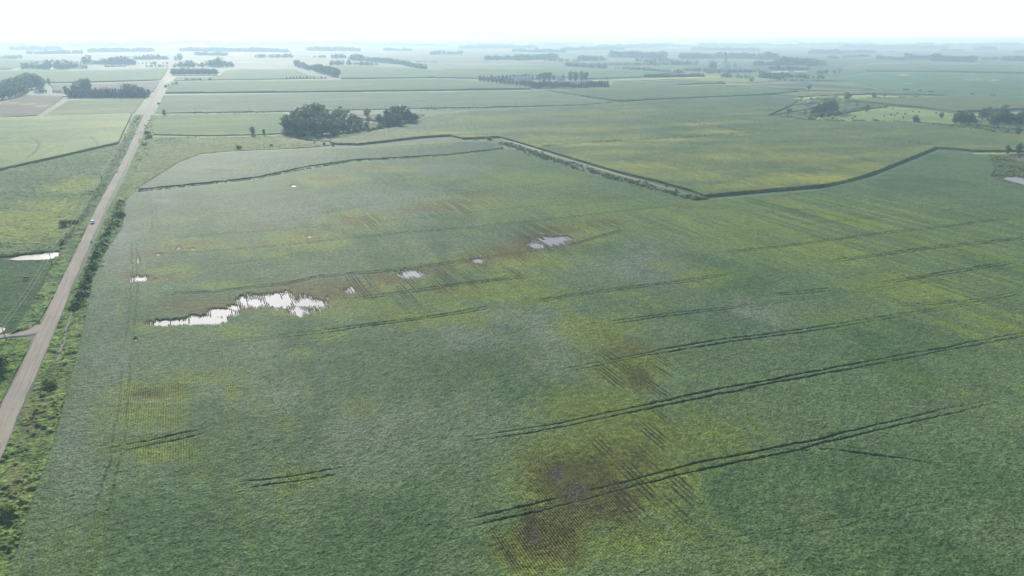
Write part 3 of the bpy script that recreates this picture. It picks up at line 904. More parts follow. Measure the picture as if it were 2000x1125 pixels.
rough_area("roadside_grass", VG, "weedy verge between the dark mown grass and the gravel road", "verge", (.115, .185, .055), (.14, .21, .06), 1.0, 661, patches=[([(95, 545, 8, 60, .9)], (.16, .18, .07), .5)], base=.3, scale=1.8)
rough_area("roadside_grass", [(-300, 720), (-60, 672), (0, 665), (45, 662), (60, 664), (52, 690), (28, 735), (0, 790), (-30, 845), (-100, 990), (-400, 1000)], "bushy weedy corner below the driveway, left of the road", "verge", (.105, .18, .045), (.14, .21, .05), .8, 671, base=.3, scale=1.8)
rough_area("roadside_grass", [(-70, 1000), (0, 905), (45, 800), (72, 740), (92, 690), (112, 640), (128, 600), (147, 555), (166, 520), (180, 485), (200, 440), (210, 412), (225, 385), (243, 350), (262, 305), (280, 300), (262, 340), (258, 365), (266, 372), (262, 380), (243, 395), (243, 446), (206, 496), (182, 550), (168, 622), (150, 702), (128, 782), (100, 887), (60, 992), (20, 1135), (-60, 1300), (-300, 1300)],
           "overgrown grassy ditch between the gravel road and the big soybean field", "verge", (.125, .185, .055), (.155, .215, .065), .75, 681, base=.35, scale=2.0, res=.62,
           patches=[([(60, 830, 26, 60, 1), (30, 950, 30, 60, .8), (80, 780, 20, 40, .7)], (.13, .125, .055), .7), ([(120, 740, 20, 30, .8)], (.15, .17, .06), .6)],
           lush=[([(236, 395), (225, 430), (205, 470), (190, 505), (175, 540), (163, 575), (152, 600)], 3.0, 1.6),],
           dips=[([(140, 612), (133, 636), (128, 648), (122, 672), (117, 690), (114, 704)], 1.0, 3.5)])
rough_area("meadow_grass", [(243, 350), (262, 305), (275, 275), (285, 250), (296, 225), (302, 226), (296, 250), (300, 266), (400, 268), (500, 266), (552, 264), (600, 276), (640, 280), (648, 284), (600, 289), (450, 296), (392, 301), (350, 316), (262, 371), (255, 365)],
           "open yellow green meadow between the road and the dark grove", "meadow", (.155, .205, .075), (.185, .22, .075), .5, 701, base=.2, scale=2.5,
           patches=[([(350, 320, 70, 16, 1), (300, 345, 40, 16, .8), (420, 290, 90, 8, .8)], (.155, .165, .05), .7), ([(580, 275, 60, 6, .9), (620, 283, 40, 4, .8)], (.27, .26, .16), .7), ([(330, 275, 60, 8, .8), (290, 290, 14, 20, .6)], (.06, .10, .04), .6)])
rough_area("grove_floor", [(553, 262), (553, 225), (830, 222), (826, 230), (812, 240), (778, 249), (742, 256), (698, 268), (650, 277), (600, 275)],
           "shaded grass and bare yard ground around the dark grove", "yard", (.09, .125, .05), (.12, .15, .06), .9, 711, base=.2, scale=3.0,
           patches=[([(712, 233, 42, 7, 1.2), (725, 238, 40, 5, 1), (700, 228, 26, 3, 1)], (.36, .31, .24), .9), ([(600, 268, 60, 6, .8), (645, 272, 30, 4, 1)], (.25, .24, .14), .8)])
rough_area("creek_bank", [(1505, 228), (1535, 222), (1590, 214), (1600, 202), (1570, 199), (1650, 196.5), (1820, 192.5), (1760, 197), (1700, 197), (1730, 203), (1735, 208), (1660, 220), (1600, 227.5), (1590, 235.5), (1535, 231)],
           "brushy creek ground with scattered trees", "creek bank", (.075, .11, .045), (.115, .15, .06), 1.5, 721, base=.2, scale=4.0)
rough_area("creek_bank", [(1895, 235), (1960, 230), (2300, 235), (2300, 285), (2000, 271), (1960, 262), (1930, 254), (1860, 246), (1780, 239), (1790, 237.5), (1860, 243)], "tree lined creek bank at the right edge", "creek bank", (.075, .11, .045), (.12, .16, .06), 1.5, 731, base=.2, scale=4.0)
rough_area("creek_bank", [(1935, 304), (1990, 299), (2300, 300), (2300, 420), (2000, 364), (1965, 357), (1936, 345), (1946, 330)], "brushy brown river bank at the right edge of the soybean field", "river bank", (.075, .105, .04), (.12, .12, .07), 1.8, 741, base=.25, scale=2.5,
           patches=[([(1985, 312, 26, 4, 1.2)], (.20, .17, .14), .8)], dips=[([(1960, 352), (1985, 353), (2010, 358), (2060, 368)], 9.0, 6.0)])


# ------------------------------------------------------------------ roads, track, water
def smooth_line(pts, n=6):
    p = np.array(pts, float)
    for _ in range(2):
        q = [p[0]]
        for a, b in zip(p[:-1], p[1:]):
            q += [a * .75 + b * .25, a * .25 + b * .75]
        q.append(p[-1]); p = np.array(q)
    return p


def strip(name, pts, width, z, mat, label=None, cat=None, kind='structure', edge=.4, seed=1, crown=.06, nx=9, widths=None):
    p = smooth_line(pts)
    # even spacing
    L = np.concatenate([[0], np.cumsum(np.hypot(*np.diff(p, axis=0).T))])
    n = int(min(1500, L[-1] / 2.5)) + 2
    s = np.linspace(0, 1, n) ** 1.6 * L[-1] if L[-1] > 3000 else np.linspace(0, L[-1], n)
    x = np.interp(s, L, p[:, 0]); y = np.interp(s, L, p[:, 1])
    tx = np.gradient(x); ty = np.gradient(y); l = np.hypot(tx, ty); tx /= l; ty /= l
    u = np.linspace(-1, 1, nx)
    hw = np.full(n, width / 2.0)
    if widths is not None:
        hw = np.interp(s / L[-1], np.linspace(0, 1, len(widths)), widths) / 2
    e = (fbm(s / 6, s * 0, seed, 3) - .5) * edge * 2; e2 = (fbm(s / 6, s * 0 + 50, seed, 3) - .5) * edge * 2
    V = []; acr = []; alo = []
    for k in range(nx):
        o = u[k] * hw + (e if k == nx - 1 else e2 if k == 0 else 0)
        zz = z + crown * (1 - u[k] ** 2) - (.30 if crown and k in (0, nx - 1) else 0)
        V.append(np.stack([x + ty * o, y - tx * o, np.full(n, zz)], 1)); acr.append(o * np.ones(n)); alo.append(s)
    V = np.stack(V, 1).reshape(-1, 3)
    idx = np.arange(n * nx).reshape(n, nx)
    F = np.stack([idx[:-1, :-1], idx[:-1, 1:], idx[1:, 1:], idx[1:, :-1]], -1).reshape(-1, 4)[:, ::-1]
    me = npmesh(name, V, F, None, True, {"across": np.stack(acr, 1).ravel(), "along": np.stack(alo, 1).ravel()})
    return tag(link(name, me, mat), label, cat, None, kind)


RD = [(-12, 880), (19, 800), (48, 740), (71, 690), (91, 645), (107, 610), (129, 552), (155, 500), (172, 460), (187, 430), (200, 400), (216, 370), (232, 340), (245, 315), (258, 287), (269, 260), (280, 235), (291, 210), (302, 185), (314, 160), (323, 140), (331, 122)]
rp = [at(x, y)[:2] for x, y in RD]
d0 = rp[0] - rp[2]; d0 = d0 / np.hypot(*d0)
rp = [rp[0] + d0 * 160, rp[0] + d0 * 60] + rp
rp += [np.array([rp[-1][0] + 5, 5200]), np.array([rp[-1][0] + 20, 9000]), np.array([rp[-1][0] + 20, 22000])]
strip("gravel_road", rp, 6.6, .42, M['gravel'], "long straight gravel road running to the horizon", "road")
dr = [at(86, 636)[:2], at(66, 648)[:2], at(45, 653)[:2], at(20, 655)[:2], at(-10, 661)[:2], at(-80, 672)[:2]]
strip("gravel_driveway", dr, 5.0, .395, M['gravel'], "short gravel driveway joining the road from the left", "driveway", crown=.03, widths=[14, 10, 6, 5, 5, 5])
M['track'] = simple("pale_dirt", (.46, .41, .34), .9, var=.2, scale=.2)
tr = [at(x, y)[:2] for x, y in [(978, 271.5), (1010, 280), (1050, 293), (1080, 304), (1120, 315), (1170, 330), (1210, 341.5), (1250, 353), (1300, 366), (1350, 381)]]
strip("farm_track", tr, 1.9, .16, M['track'], "pale dirt farm track along the ditch brush between soybeans and corn", "track", widths=[1.6, 2.0, 1.2, 1.5, 1.1, 1.1, 1.3, .9, .7, .4])


def water(name, pts, z, mat, label, jit=.5, kind='structure', cat="water"):
    p = P(pts); c = p.mean(0)
    # a ragged outline
    q = []
    for a, b in zip(p, np.roll(p, -1, 0)):
        L = np.hypot(*(b - a)); n = max(2, int(L / 2.0))
        for t in np.arange(n) / n:
            w = a + (b - a) * t
            j = (fbm(np.array([w[0] / 3]), np.array([w[1] / 3]), 77, 3)[0] - .5) * 2 * jit
            dd = (w - c) / (np.hypot(*(w - c)) + 1e-6)
            q.append(w + dd * j)
    mb = MB(); mb.add([(x, y, z) for x, y in q], [tuple(range(len(q)))])
    o = mb.build(name, mat)
    return tag(o, label, cat, None, kind)


water("water", [(250, 655), (250, 640), (300, 610), (420, 580), (520, 560), (640, 560), (690, 560), (700, 580), (640, 615), (560, 625), (450, 645), (330, 650)], .10, M['water'], "bright flood water lying in the soybean field near the road", 0)
water("water", [(750, 555), (750, 525), (900, 500), (960, 495), (960, 520), (850, 550)], .10, M['water'], "small puddles in the brown middle of the field", 0)
water("water", [(1010, 495), (1010, 470), (1100, 450), (1130, 455), (1130, 475), (1070, 500)], .10, M['water'], "bluish puddle among brown plants in the middle of the field", 0)
water("water", [(245, 560), (250, 480), (300, 470), (420, 470), (420, 500), (330, 530), (320, 560)], .10, M['water'], "thin puddles near the left edge of the field", 0)
water("water", [(560, 370), (560, 358), (600, 346), (640, 345), (620, 360), (585, 370)], .10, M['water'], "tiny far puddle near the crooked ditch", 0)
water("water", [(590, 470), (590, 458), (620, 455), (620, 468)], .10, M['water'], "tiny puddle in the tan patch of the field", 0)
water("water", [(250, 672), (250, 660), (280, 658), (280, 670)], .10, M['water'], "tiny puddle below the flood water", 0)
water("pond", [(18, 508), (30, 504), (60, 498), (90, 495), (117, 493), (113, 503), (97, 507.5), (60, 509), (35, 509.5)], .34, M['pond'], "white glaring pond between rough pasture and dark mown grass", .6, cat="pond")
water("pond", [(-40, 648), (0, 640), (12, 642), (9, 648), (0, 652), (-40, 660)], .30, M['pond'], "sliver of pale water above the driveway at the left edge", .3, cat="pond")
strip("ditch_water", [at(x, y)[:2] for x, y in [(141, 608), (137, 622), (133, 636), (128, 650), (123, 672), (117, 690), (113, 706)]], .9, .22, M['still'], "thin pale ribbon of water in the roadside ditch", "ditch water", edge=.5, crown=0, nx=5)
water("river", [(1958, 350), (1966, 346.5), (1990, 346), (2080, 352), (2080, 372), (2000, 361.5), (1980, 356.5)], .36, M['pond'], "pale bend of river at the right edge", .6, cat="river")
M['far_water'] = water_mat("far_water", (.25, .25, .24), .3, .3, .3)
for pts, lb in (([(1500, 141.8), (1515, 140.2), (1540, 140), (1540, 142.3), (1515, 143)], "bright far pond left of its twin in front of the feedlot trees"),
                ([(1552, 140), (1575, 140.2), (1578, 141.6), (1552, 142.3)], "bright far pond right of its twin in front of the feedlot trees"),
                ([(455, 105.6), (475, 104.6), (475, 106.2), (455, 106.8)], "pale far pond beyond the road's right hand fields")):
    water("pond", pts, 1.95, M['far_water'], lb, 0, cat="pond")


# ------------------------------------------------------------------ trees and bushes
rng = np.random.default_rng(7)


def leaf_cloud(lobes, n, size, rs, squash=1.0, droop=0.0):
    """many small leaf sprays spread through uneven lobes: (x, y, z, radius, height)"""
    vol = np.array([l[3] ** 2 * l[4] for l in lobes]); pick = rs.choice(len(lobes), n, p=vol / vol.sum())
    L = np.array(lobes)[pick]
    d = rs.normal(size=(n, 3)); d /= np.linalg.norm(d, axis=1)[:, None]
    rad = rs.uniform(.55, 1.0, n) ** .6 * rs.uniform(.85, 1.12, n)
    p = L[:, :3] + d * rad[:, None] * np.stack([L[:, 3], L[:, 3], L[:, 4]], 1)
    nrm = d + rs.normal(size=(n, 3)) * .75; nrm[:, 2] += .25
    nrm /= np.linalg.norm(nrm, axis=1)[:, None]
    u = np.cross(nrm, rs.normal(size=(n, 3))); u /= np.linalg.norm(u, axis=1)[:, None]
    v = np.cross(nrm, u)
    s = size * rs.uniform(.6, 1.35, n)[:, None]
    a = rs.uniform(.6, 1.1, (n, 1)); b = rs.uniform(.5, 1.0, (n, 1))
    V = np.stack([p + u * s * a, p + v * s * b + nrm * s * .25, p - u * s * b, p - v * s * a - nrm * s * .2], 1).reshape(-1, 3)
    V[:, 2] = np.maximum(V[:, 2], .05)
    return V, np.arange(n * 4).reshape(n, 4)


def make_proto(name, kind, seed):
    """unit tree, 1 m tall, scaled when placed; returns (crown mesh, trunk mesh)"""
    rs = np.random.default_rng(seed)
    mb = MB()
    if kind == 'broad':
        lobes = []
        k = rs.integers(7, 11)
        for i in range(k):
            a = 2.4 * i + rs.uniform(0, .8); q = rs.uniform(.12, .32); h = rs.uniform(.36, .84)
            lobes.append((q * math.cos(a), q * math.sin(a), h, rs.uniform(.10, .18), rs.uniform(.08, .16)))
        lobes.append((rs.uniform(-.06, .06), rs.uniform(-.06, .06), .82, .17, .17)); lobes.append((0, 0, .5, .25, .24)); lobes.append((rs.uniform(-.1, .1), 0, .27, .25, .20))
        V, F = leaf_cloud(lobes, 1400, .036, rs)
        mb.tube([(0, 0, -.02), (.01, 0, .2), (0, .01, .45), (.02, 0, .75)], [.035, .026, .018, .006], 7)
        for l in lobes[:6]:
            mb.tube([(0, 0, l[2] * .45), (l[0] * .5, l[1] * .5, l[2] * .75), (l[0], l[1], l[2])], [.014, .010, .004], 5)
        mat = M['leaf']
    elif kind == 'open':
        lobes = []
        for i in range(9):
            a = 2.4 * i; q = rs.uniform(.12, .30); h = rs.uniform(.45, .92)
            lobes.append((q * math.cos(a), q * math.sin(a), h, rs.uniform(.07, .13), rs.uniform(.05, .10)))
        V, F = leaf_cloud(lobes, 700, .026, rs)
        mb.tube([(0, 0, -.02), (.02, 0, .25), (-.01, .02, .55), (.02, 0, .9)], [.032, .026, .018, .005], 7)
        for l in lobes:
            mb.tube([(0, 0, l[2] * .5), (l[0] * .5, l[1] * .5, l[2] * .8), (l[0], l[1], l[2])], [.014, .010, .004], 5)
        mat = M['leaf']
    elif kind == 'cedar':
        lobes = [(0, 0, .10 + .85 * t, .24 * (1 - t) + .05, .10) for t in np.linspace(0, 1, 9)]
        V, F = leaf_cloud(lobes, 1000, .042, rs)
        mb.tube([(0, 0, -.02), (0, 0, .5), (0, 0, .95)], [.03, .018, .004], 6)
        mat = M['needle']
    else:  # bush
        lobes = [(rs.uniform(-.5, .5), rs.uniform(-.4, .4), rs.uniform(.3, .62), rs.uniform(.25, .42), rs.uniform(.22, .36)) for _ in range(7)]
        V, F = leaf_cloud(lobes, 700, .075, rs)
        for i in range(5):
            a = i * 1.3; mb.tube([(0, 0, -.02), (.15 * math.cos(a), .15 * math.sin(a), .3), (.3 * math.cos(a), .3 * math.sin(a), .6)], [.03, .02, .008], 5)
        mat = M['brush']
    crown = npmesh("crown", V, F, None, True); crown.materials.append(mat)
    tm = bpy.data.meshes.new("trunk"); tm.from_pydata(mb.v, [], mb.f); tm.update(); tm.materials.append(M['bark'])
    tm.polygons.foreach_set("use_smooth", [True] * len(tm.polygons))
    return crown, tm


PROTO = {'broad': [make_proto('b', 'broad', 100 + i) for i in range(6)], 'open': [make_proto('o', 'open', 200 + i) for i in range(3)],
         'cedar': [make_proto('c', 'cedar', 300 + i) for i in range(4)], 'bush': [make_proto('u', 'bush', 400 + i) for i in range(4)]}
NM = {'broad': 'broadleaf_tree', 'open': 'thin_crowned_tree', 'cedar': 'cedar_tree', 'bush': 'bush'}
NTREE = [0]


def tree(px, py, h, kind, label, group=None, wide=1.0, name=None, xy=None):
    c = at(px, py) if xy is None else np.array([xy[0], xy[1], 0])
    crown, trunk = PROTO[kind][rng.integers(len(PROTO[kind]))]
    e = empty(name or NM[kind], (float(c[0]), float(c[1]), .05), rng.uniform(0, 6.28))
    s = h * (1.12 if kind == 'bush' else 1.38 if py < 200 else 1.08) * rng.uniform(.96, 1.04); w = s * wide * rng.uniform(.9, 1.12)
    tag(e, label, "bush" if kind == 'bush' else "tree", group)
    for nm, me in (("crown", crown), ("trunk", trunk)):
        o = bpy.data.objects.new(nm if kind != 'bush' or nm != "trunk" else "stems", me)
        COL.objects.link(o); o.parent = e
    e.scale = (w, w, s)
    NTREE[0] += 1
    return e


# the dark grove in the middle distance
G1 = "tall trees massed in the dark grove left of its bare yard"
L1 = "tall broadleaf tree packed into the dark left mass of the middle grove"
for px, py, h in [(563, 261, 22), (580, 264, 20), (596, 265, 22), (613, 264, 22), (630, 263, 20), (646, 262, 17), (572, 254, 25), (592, 252, 28), (612, 252, 24), (632, 252, 21), (584, 245, 25), (604, 243, 28), (622, 243, 29), (560, 250, 18), (650, 255, 16)]:
    tree(px, py, h, 'broad', L1, G1, 1.15)
for px, py, h in [(640, 244, 20), (650, 246, 18), (668, 250, 15), (684, 248, 15), (695, 243, 13), (702, 249, 11)]:
    tree(px, py, h, 'broad', "mid height tree filling the grove between its dark mass and the bare yard", "mid height trees of the grove", 1.3)
tree(660, 243, 21, 'broad', "round pale green tree between the grove's dark mass and the airy tall tree", None, 1.1)
tree(674, 244, 26, 'open', "tall airy thin crowned tree rising over the middle of the grove", None, 1.1)
for px, py, h in [(659, 259, 12), (670, 258, 13), (681, 258, 12), (693, 256, 11), (704, 254, 10), (716, 251, 9)]:
    tree(px, py, h, 'broad', "low rounded tree along the grove's front, left of the bare yard", "low trees along the front of the grove", 1.3)
tree(717, 228, 12.5, 'broad', "single round tree at the back of the bare tan yard", None, 1.2)
tree(741, 250, 7, 'bush', "bush at the front right corner of the bare yard", None, .9)
tree(688, 227, 5, 'bush', "bush at the back left of the bare yard beside the tall airy tree", None, 1.8)
tree(705, 238, 3.5, 'bush', "small bush on the left of the bare tan yard", None, 1.2)
tree(727, 236, 3.5, 'bush', "small bush on the right of the bare tan yard", None, 1.0)
for px, py, h in [(742, 244, 15), (753, 246, 14), (764, 246, 15), (775, 246, 17), (770, 238, 22), (784, 238, 24), (795, 240, 20), (757, 238, 17), (804, 241, 14), (812, 238, 12)]:
    tree(px, py, h, 'broad', "dense broadleaf tree in the dark right mass of the middle grove", "trees massed in the grove right of its bare yard", 1.2)
# single trees and bushes in the meadow
tree(494, 264, 11, 'broad', "small upright tree, taller of the pair standing left of the dark grove", None, .85)
tree(516, 264, 8, 'broad', "short upright tree, lower of the pair standing left of the dark grove", None, .8)
tree(465, 291, 5, 'bush', "wide dark lone bush in the meadow above the soybeans", None, 1.15)
tree(530, 286, 3.0, 'bush', "tiny round bush on the soybean edge nearest the lone dark bush", None, .8)
tree(615, 284, 5.0, 'open', "scraggly little tree on the thin fence line below the dark grove", None, .9)
tree(633, 283, 3.4, 'bush', "small dark bush right of the scraggly little tree on the fence line", None, .9)
tree(650, 285, 3.4, 'bush', "small dark bush at the left tip of the corn field", None, .8)
tree(955, 273, 4.5, 'bush', "dark dome shaped bush where the farm track begins", None, 1.3)
tree(928, 273, 2.6, 'bush', "small low bush left of the dome shaped bush", None, 1.2)
tree(1357, 391, 3.2, 'bush', "round bush at the corner where the farm track ends", None, 1.6)
tree(321, 225, 8.5, 'broad', "lone small tree right of the distant gravel road", None, 1.1)
tree(309, 204, 4, 'bush', "round bush beside the road just beyond the lone small tree", None, 1.0)
tree(289, 262, 4.5, 'bush', "dark bush right of the road, upper one of the pair", None, 1.3)
tree(291, 270, 4.5, 'bush', "dark bush right of the road, lower one of the pair", None, 1.3)
tree(280, 284, 3.2, 'bush', "low sprawling bush close to the road below the dark pair", None, 1.6)
tree(128, 442, 4.4, 'bush', "large dark bush left of the white car", None, 1.25)
tree(145, 436, 3.4, 'bush', "smaller dark bush between the large dark bush and the white car", None, 1.3)
tree(1, 724, 7.0, 'broad', "bushy tree cut by the left edge, below the driveway", None, 1.4)
tree(236, 424, 5, 'bush', "tall dark bush on the field edge at the bend opposite the white car", None, 1.0)
tree(228, 440, 3.6, 'bush', "dark bush just below the tall one on the field edge opposite the car", None, 1.3)
tree(176, 528, 2.6, 'bush', "dark ditch bush right of the road level with the white pond", None, 1.5)
tree(99, 755, 3.2, 'bush', "bush in the ditch below the end of the water ribbon", None, 1.1)
tree(12, 1010, 3.0, 'bush', "bush in the ditch near the bottom left corner", None, 1.1)
# windbreak left of the road
LB = "dark conifer in the long straight windbreak left of the gravel road"
for i, px in enumerate(np.linspace(138, 284, 27)):
    tree(px, 190.5 - .6 * (i % 2), rng.uniform(13.5, 16), 'cedar', LB, "conifers of the long windbreak left of the road", 1.25)
for px, py, h, w in [(131, 187, 16, 1), (150, 184, 19, 1.2), (163, 182, 24, 1.1), (172, 183, 25, 1.1), (252, 187, 19, 1.2), (268, 188, 18, 1.1), (280, 189, 15, 1.1), (291, 188, 11, 1.1)]:
    tree(px, py, h, 'broad', "broadleaf tree rising behind the long dark windbreak left of the road", "broadleaf trees behind the long windbreak", w)
# the big wood at the left edge
for px, py, h in [(-8, 196, 22), (6, 194, 20), (18, 192, 19), (30, 190, 18), (41, 187, 18), (50, 184, 16), (-2, 186, 22), (14, 182, 22), (28, 180, 25), (40, 178, 26), (52, 176, 27), (62, 174, 27), (72, 173, 27), (80, 172, 23), (84, 170, 18), (58, 168, 26), (44, 170, 24)]:
    tree(px, py, h, 'broad', "tall tree in the rounded wood at the left edge", "trees of the rounded wood at the left edge", 1.3)
tree(96, 165.5, 13, 'broad', "lone tree just right of the rounded left wood", None, .8)
tree(84, 181.5, 9, 'bush', "dark shrub beside the white roofed farm shed at the left", None, 1.2)
# blocks right of the distant road
for i, px in enumerate(np.linspace(339, 421, 15)):
    tree(px, 147 - .7 * (i % 2), rng.uniform(15, 18), 'broad', "tree in the dense dark block right of the distant road", "trees of the block right of the distant road", 1.3)
# slanting grove
for i in range(20):
    t = i / 19
    tree(579 + 80 * t + rng.uniform(-2, 2), 131 + 20.5 * t - rng.uniform(0, 1.5), rng.uniform(19, 24) - (4 if .1 < t < .5 else 0), 'broad', "tall tree in the slanting line of trees left of centre, far off", "trees of the slanting line left of centre", 1.25)
for i, px in enumerate(list(np.linspace(560, 613, 9)) + [628, 636]):
    tree(px, 153.8, rng.uniform(5.5, 7), 'cedar', "small tree in the low row left of the slanting line's foot", "small trees in the low row by the slanting line", 1.5)
for px in (672, 680, 694, 703):
    tree(px, 154.2, rng.uniform(3, 5), 'bush', "tiny bush right of the slanting line's foot", "tiny bushes right of the slanting line", 1.3)
# windbreak shaped like a U round the farmstead
GU = "trees of the front row of the farmstead windbreak"
LU = "dark tree in the long front row of the farmstead windbreak"
for i in range(15):
    t = i / 14
    tree(938 + 112 * t, 158.5 + 13 * t, rng.uniform(10, 13), 'broad', 'tree in the slanting left arm of the farmstead windbreak', 'trees of the slanting arm of the farmstead windbreak', 1.5)
for px in np.linspace(1038, 1186, 30):
    tree(px, 172.2 - .008 * (px - 1038), rng.uniform(11, 14), 'cedar' if rng.random() < .4 else 'broad', LU, GU, 1.35)
for px in np.linspace(945, 1048, 15):
    tree(px, 156.5 - .012 * (px - 945), rng.uniform(9, 12), 'cedar', 'tree in the rear arm of the farmstead windbreak, behind its barn', 'trees of the rear arm of the farmstead windbreak', 1.6)
for px, py, h in [(1054, 158, 17), (1063, 158.5, 20), (1072, 158.5, 19), (1081, 157, 12), (1100, 155, 10), (1114, 158, 20), (1124, 158.5, 20), (1136, 157.5, 21), (1144, 157, 19)]:
    tree(px, py, h, 'broad', "big rounded tree beside the distant farmhouse inside the bent windbreak", "big trees round the distant farmhouse", 1.05)
# straight far row
for px in np.linspace(1261, 1373, 28):
    tree(px, 151.2 - .014 * (px - 1261), rng.uniform(7.5, 9.5), 'cedar', "tree in the short straight dark row right of the farmstead", "trees of the short straight row right of the farmstead", 2.0)
# creek trees
GC = "trees of the creek grove right of centre"
for px, py, h in [(1588, 226, 14), (1597, 225, 18), (1606, 223, 20), (1614, 222, 20), (1624, 221, 21), (1631, 219, 14), (1604, 231, 10), (1618, 230, 9)]:
    tree(px, py, h, 'broad', "tree in the dark creek grove left of the hay meadow", GC, 1.15)
tree(1539, 231, 18, 'open', "tall ragged tree at the left tip of the creek brush", None, .95)
tree(1572, 230, 11, 'open', "ragged tree between the creek's left tip and its dark grove", None, 1.0)
tree(1579, 181, 14, 'open', "lone ragged tree above the creek on the thin corn strip", None, 1.0)
tree(1563, 202, 13, 'open', "leaning ragged tree beside the white creek building", None, .8)
tree(1655, 196, 12, 'broad', "broad tree on the upper creek line above the small clearing", None, 1.3)
tree(1706, 193, 9.5, 'broad', "round tree on the upper creek line, middle one of three", None, 1.2)
tree(1726, 193, 7, 'open', "thin little tree on the upper creek line right of the round one", None, 1.2)
tree(1757, 193, 5, 'bush', "bush on the upper creek line, farther right", None, 1.1)
tree(1787, 191, 5, 'bush', "bush at the right end of the upper creek line", None, 1.3)
tree(1673, 211, 9, 'open', "thin tree at the corner of the corn wedge by the hay meadow", None, 1.3)
tree(1692, 219, 12, 'broad', "single round tree standing in the left of the hay meadow", None, .85)
tree(1788, 241, 12, 'broad', "bushy tree on the near edge of the hay meadow, below its bales", None, 1.35)
tree(1838, 231, 9, 'broad', "small round tree at the right end of the hay meadow", None, 1.1)
tree(1626, 237, 7, 'open', "scraggly tree on the near edge of the hay meadow, left of the bales", None, 1.2)
tree(1583, 236, 6, 'bush', "dark bush at the near left corner of the hay meadow", None, 1.4)
tree(1672, 237.5, 3, 'bush', "tiny bush on the meadow edge below the left bales", None, 1.5)
for px, py, h in [(1866, 242, 14), (1875, 242, 18), (1885, 242, 18), (1894, 242, 15), (1904, 243, 9)]:
    tree(px, py, h, 'broad', "tree in the small clump left of the big trees at the right edge", "trees of the small clump near the right edge", 1.1)
for px, py, h in [(1918, 234, 17), (1928, 233, 19), (1940, 237, 19), (1950, 241, 20), (1962, 240, 18), (1975, 240, 14), (1942, 248, 17), (1958, 225, 16), (1985, 240, 12)]:
    tree(px, py, h, 'broad', "big dark tree in the rounded group near the right edge", "big trees of the rounded group near the right edge", 1.35)
tree(1994, 242, 20, 'broad', "pale green tree cut by the right edge of the frame", None, 1.0)
tree(1988, 263, 9, 'broad', "round sunlit tree low at the right edge", None, 1.5)
tree(1965, 259, 4, 'bush', "small dark bush left of the round sunlit tree at the right edge", None, 1.2)
tree(1967, 301, 9, 'broad', "hazy little tree above the river bank, left of a darker one", None, 1.05)
tree(1988, 301, 12, 'broad', "dark upright tree above the river bank at the right edge", None, .85)
for px, py in [(1767, 176), (1771, 176), (1796, 178.5), (1815, 180), (1822, 180), (1900, 184.5), (1936, 187), (1941, 188)]:
    tree(px, py, rng.uniform(3, 5), 'bush', "tiny dark bush on the fence line below the teal soybean field", "tiny bushes on the fence line below the teal field", 1.5)
print("trees", NTREE[0])


def brush(name, label, cat, lines, n, hmin, hmax, wide, seed, kind='stuff', mat='brush', size=.32, per=60):
    """low uncountable growth along lines: leaf sprays on uneven humps"""
    rs = np.random.default_rng(seed)
    Vs = []; Fs = []; b = 0
    segs = [P(l) for l in lines]
    Ls = [sum(np.hypot(*(q[i + 1] - q[i])) for i in range(len(q) - 1)) for q in segs]
    for _ in range(n):
        k = rs.choice(len(segs), p=np.array(Ls) / sum(Ls)); q = segs[k]
        t = rs.uniform(0, Ls[k]); i = 0
        while i < len(q) - 2 and t > np.hypot(*(q[i + 1] - q[i])):
            t -= np.hypot(*(q[i + 1] - q[i])); i += 1
        d = q[i + 1] - q[i]; d = d / np.hypot(*d)
        p = q[i] + d * t + np.array([d[1], -d[0]]) * rs.normal() * wide * .5
        h = rs.uniform(hmin, hmax) * (1.6 if rs.random() < .12 else 1)
        lobes = [(p[0] + rs.normal() * h * .5, p[1] + rs.normal() * h * .5, h * rs.uniform(.3, .6), h * rs.uniform(.4, .8), h * rs.uniform(.3, .5)) for _ in range(3)]
        V, F = leaf_cloud(lobes, per, size * (.6 + .4 * h), rs)
        Vs.append(V); Fs.append(F + b); b += len(V)
    me = npmesh(name, np.concatenate(Vs), np.concatenate(Fs), None, True)
    return tag(link(name, me, M[mat]), label, cat, None, kind)


brush("ditch_brush", "dark tangled brush along the ditch beside the pale farm track", "brush", [[(985, 280), (1010, 289), (1050, 302), (1080, 312), (1120, 324), (1170, 339), (1210, 351), (1250, 361), (1300, 374), (1350, 390), (1385, 388)]], 420, .7, 2.0, 9, 11, per=50, size=.4, mat='leaf')
brush("grove_undergrowth", "dense dark undergrowth closing the foot of the middle grove", "undergrowth", [[(556, 262), (600, 266), (648, 264), (700, 257), (742, 251)], [(556, 258), (600, 260), (650, 257)], [(740, 247), (775, 248), (812, 241)], [(680, 232), (700, 234), (735, 238)]], 190, 1.6, 3.8, 7, 10, per=60, size=.45, mat='leaf')
brush("ditch_brush", "dark brush in the crooked ditch across the soybeans", "brush", [[(268, 375), (400, 361), (500, 350), (600, 330), (690, 315), (780, 310), (870, 304), (930, 298), (990, 290)]], 420, .5, 1.15, 3.5, 12, per=36, size=.35)
brush("roadside_brush", "dark brush lining the field side of the road ditch", "brush", [[(243, 385), (236, 400), (226, 425), (214, 460), (196, 500), (182, 535), (168, 560), (158, 600)], [(240, 395), (228, 440)]], 130, .5, 1.6, 5, 13, per=60, size=.3)
brush("roadside_brush", "weedy clumps in the near ditch at the lower left", "brush", [[(150, 612), (132, 690), (112, 760), (95, 850), (66, 950), (40, 1040), (18, 1110)]], 230, .25, .75, 6, 14, per=60, size=.16)
brush("roadside_brush", "weedy clumps in the bushy corner below the driveway", "brush", [[(0, 672), (40, 668)], [(30, 680), (0, 720), (-14, 780)]], 100, .25, .8, 4, 15, per=70, size=.16)
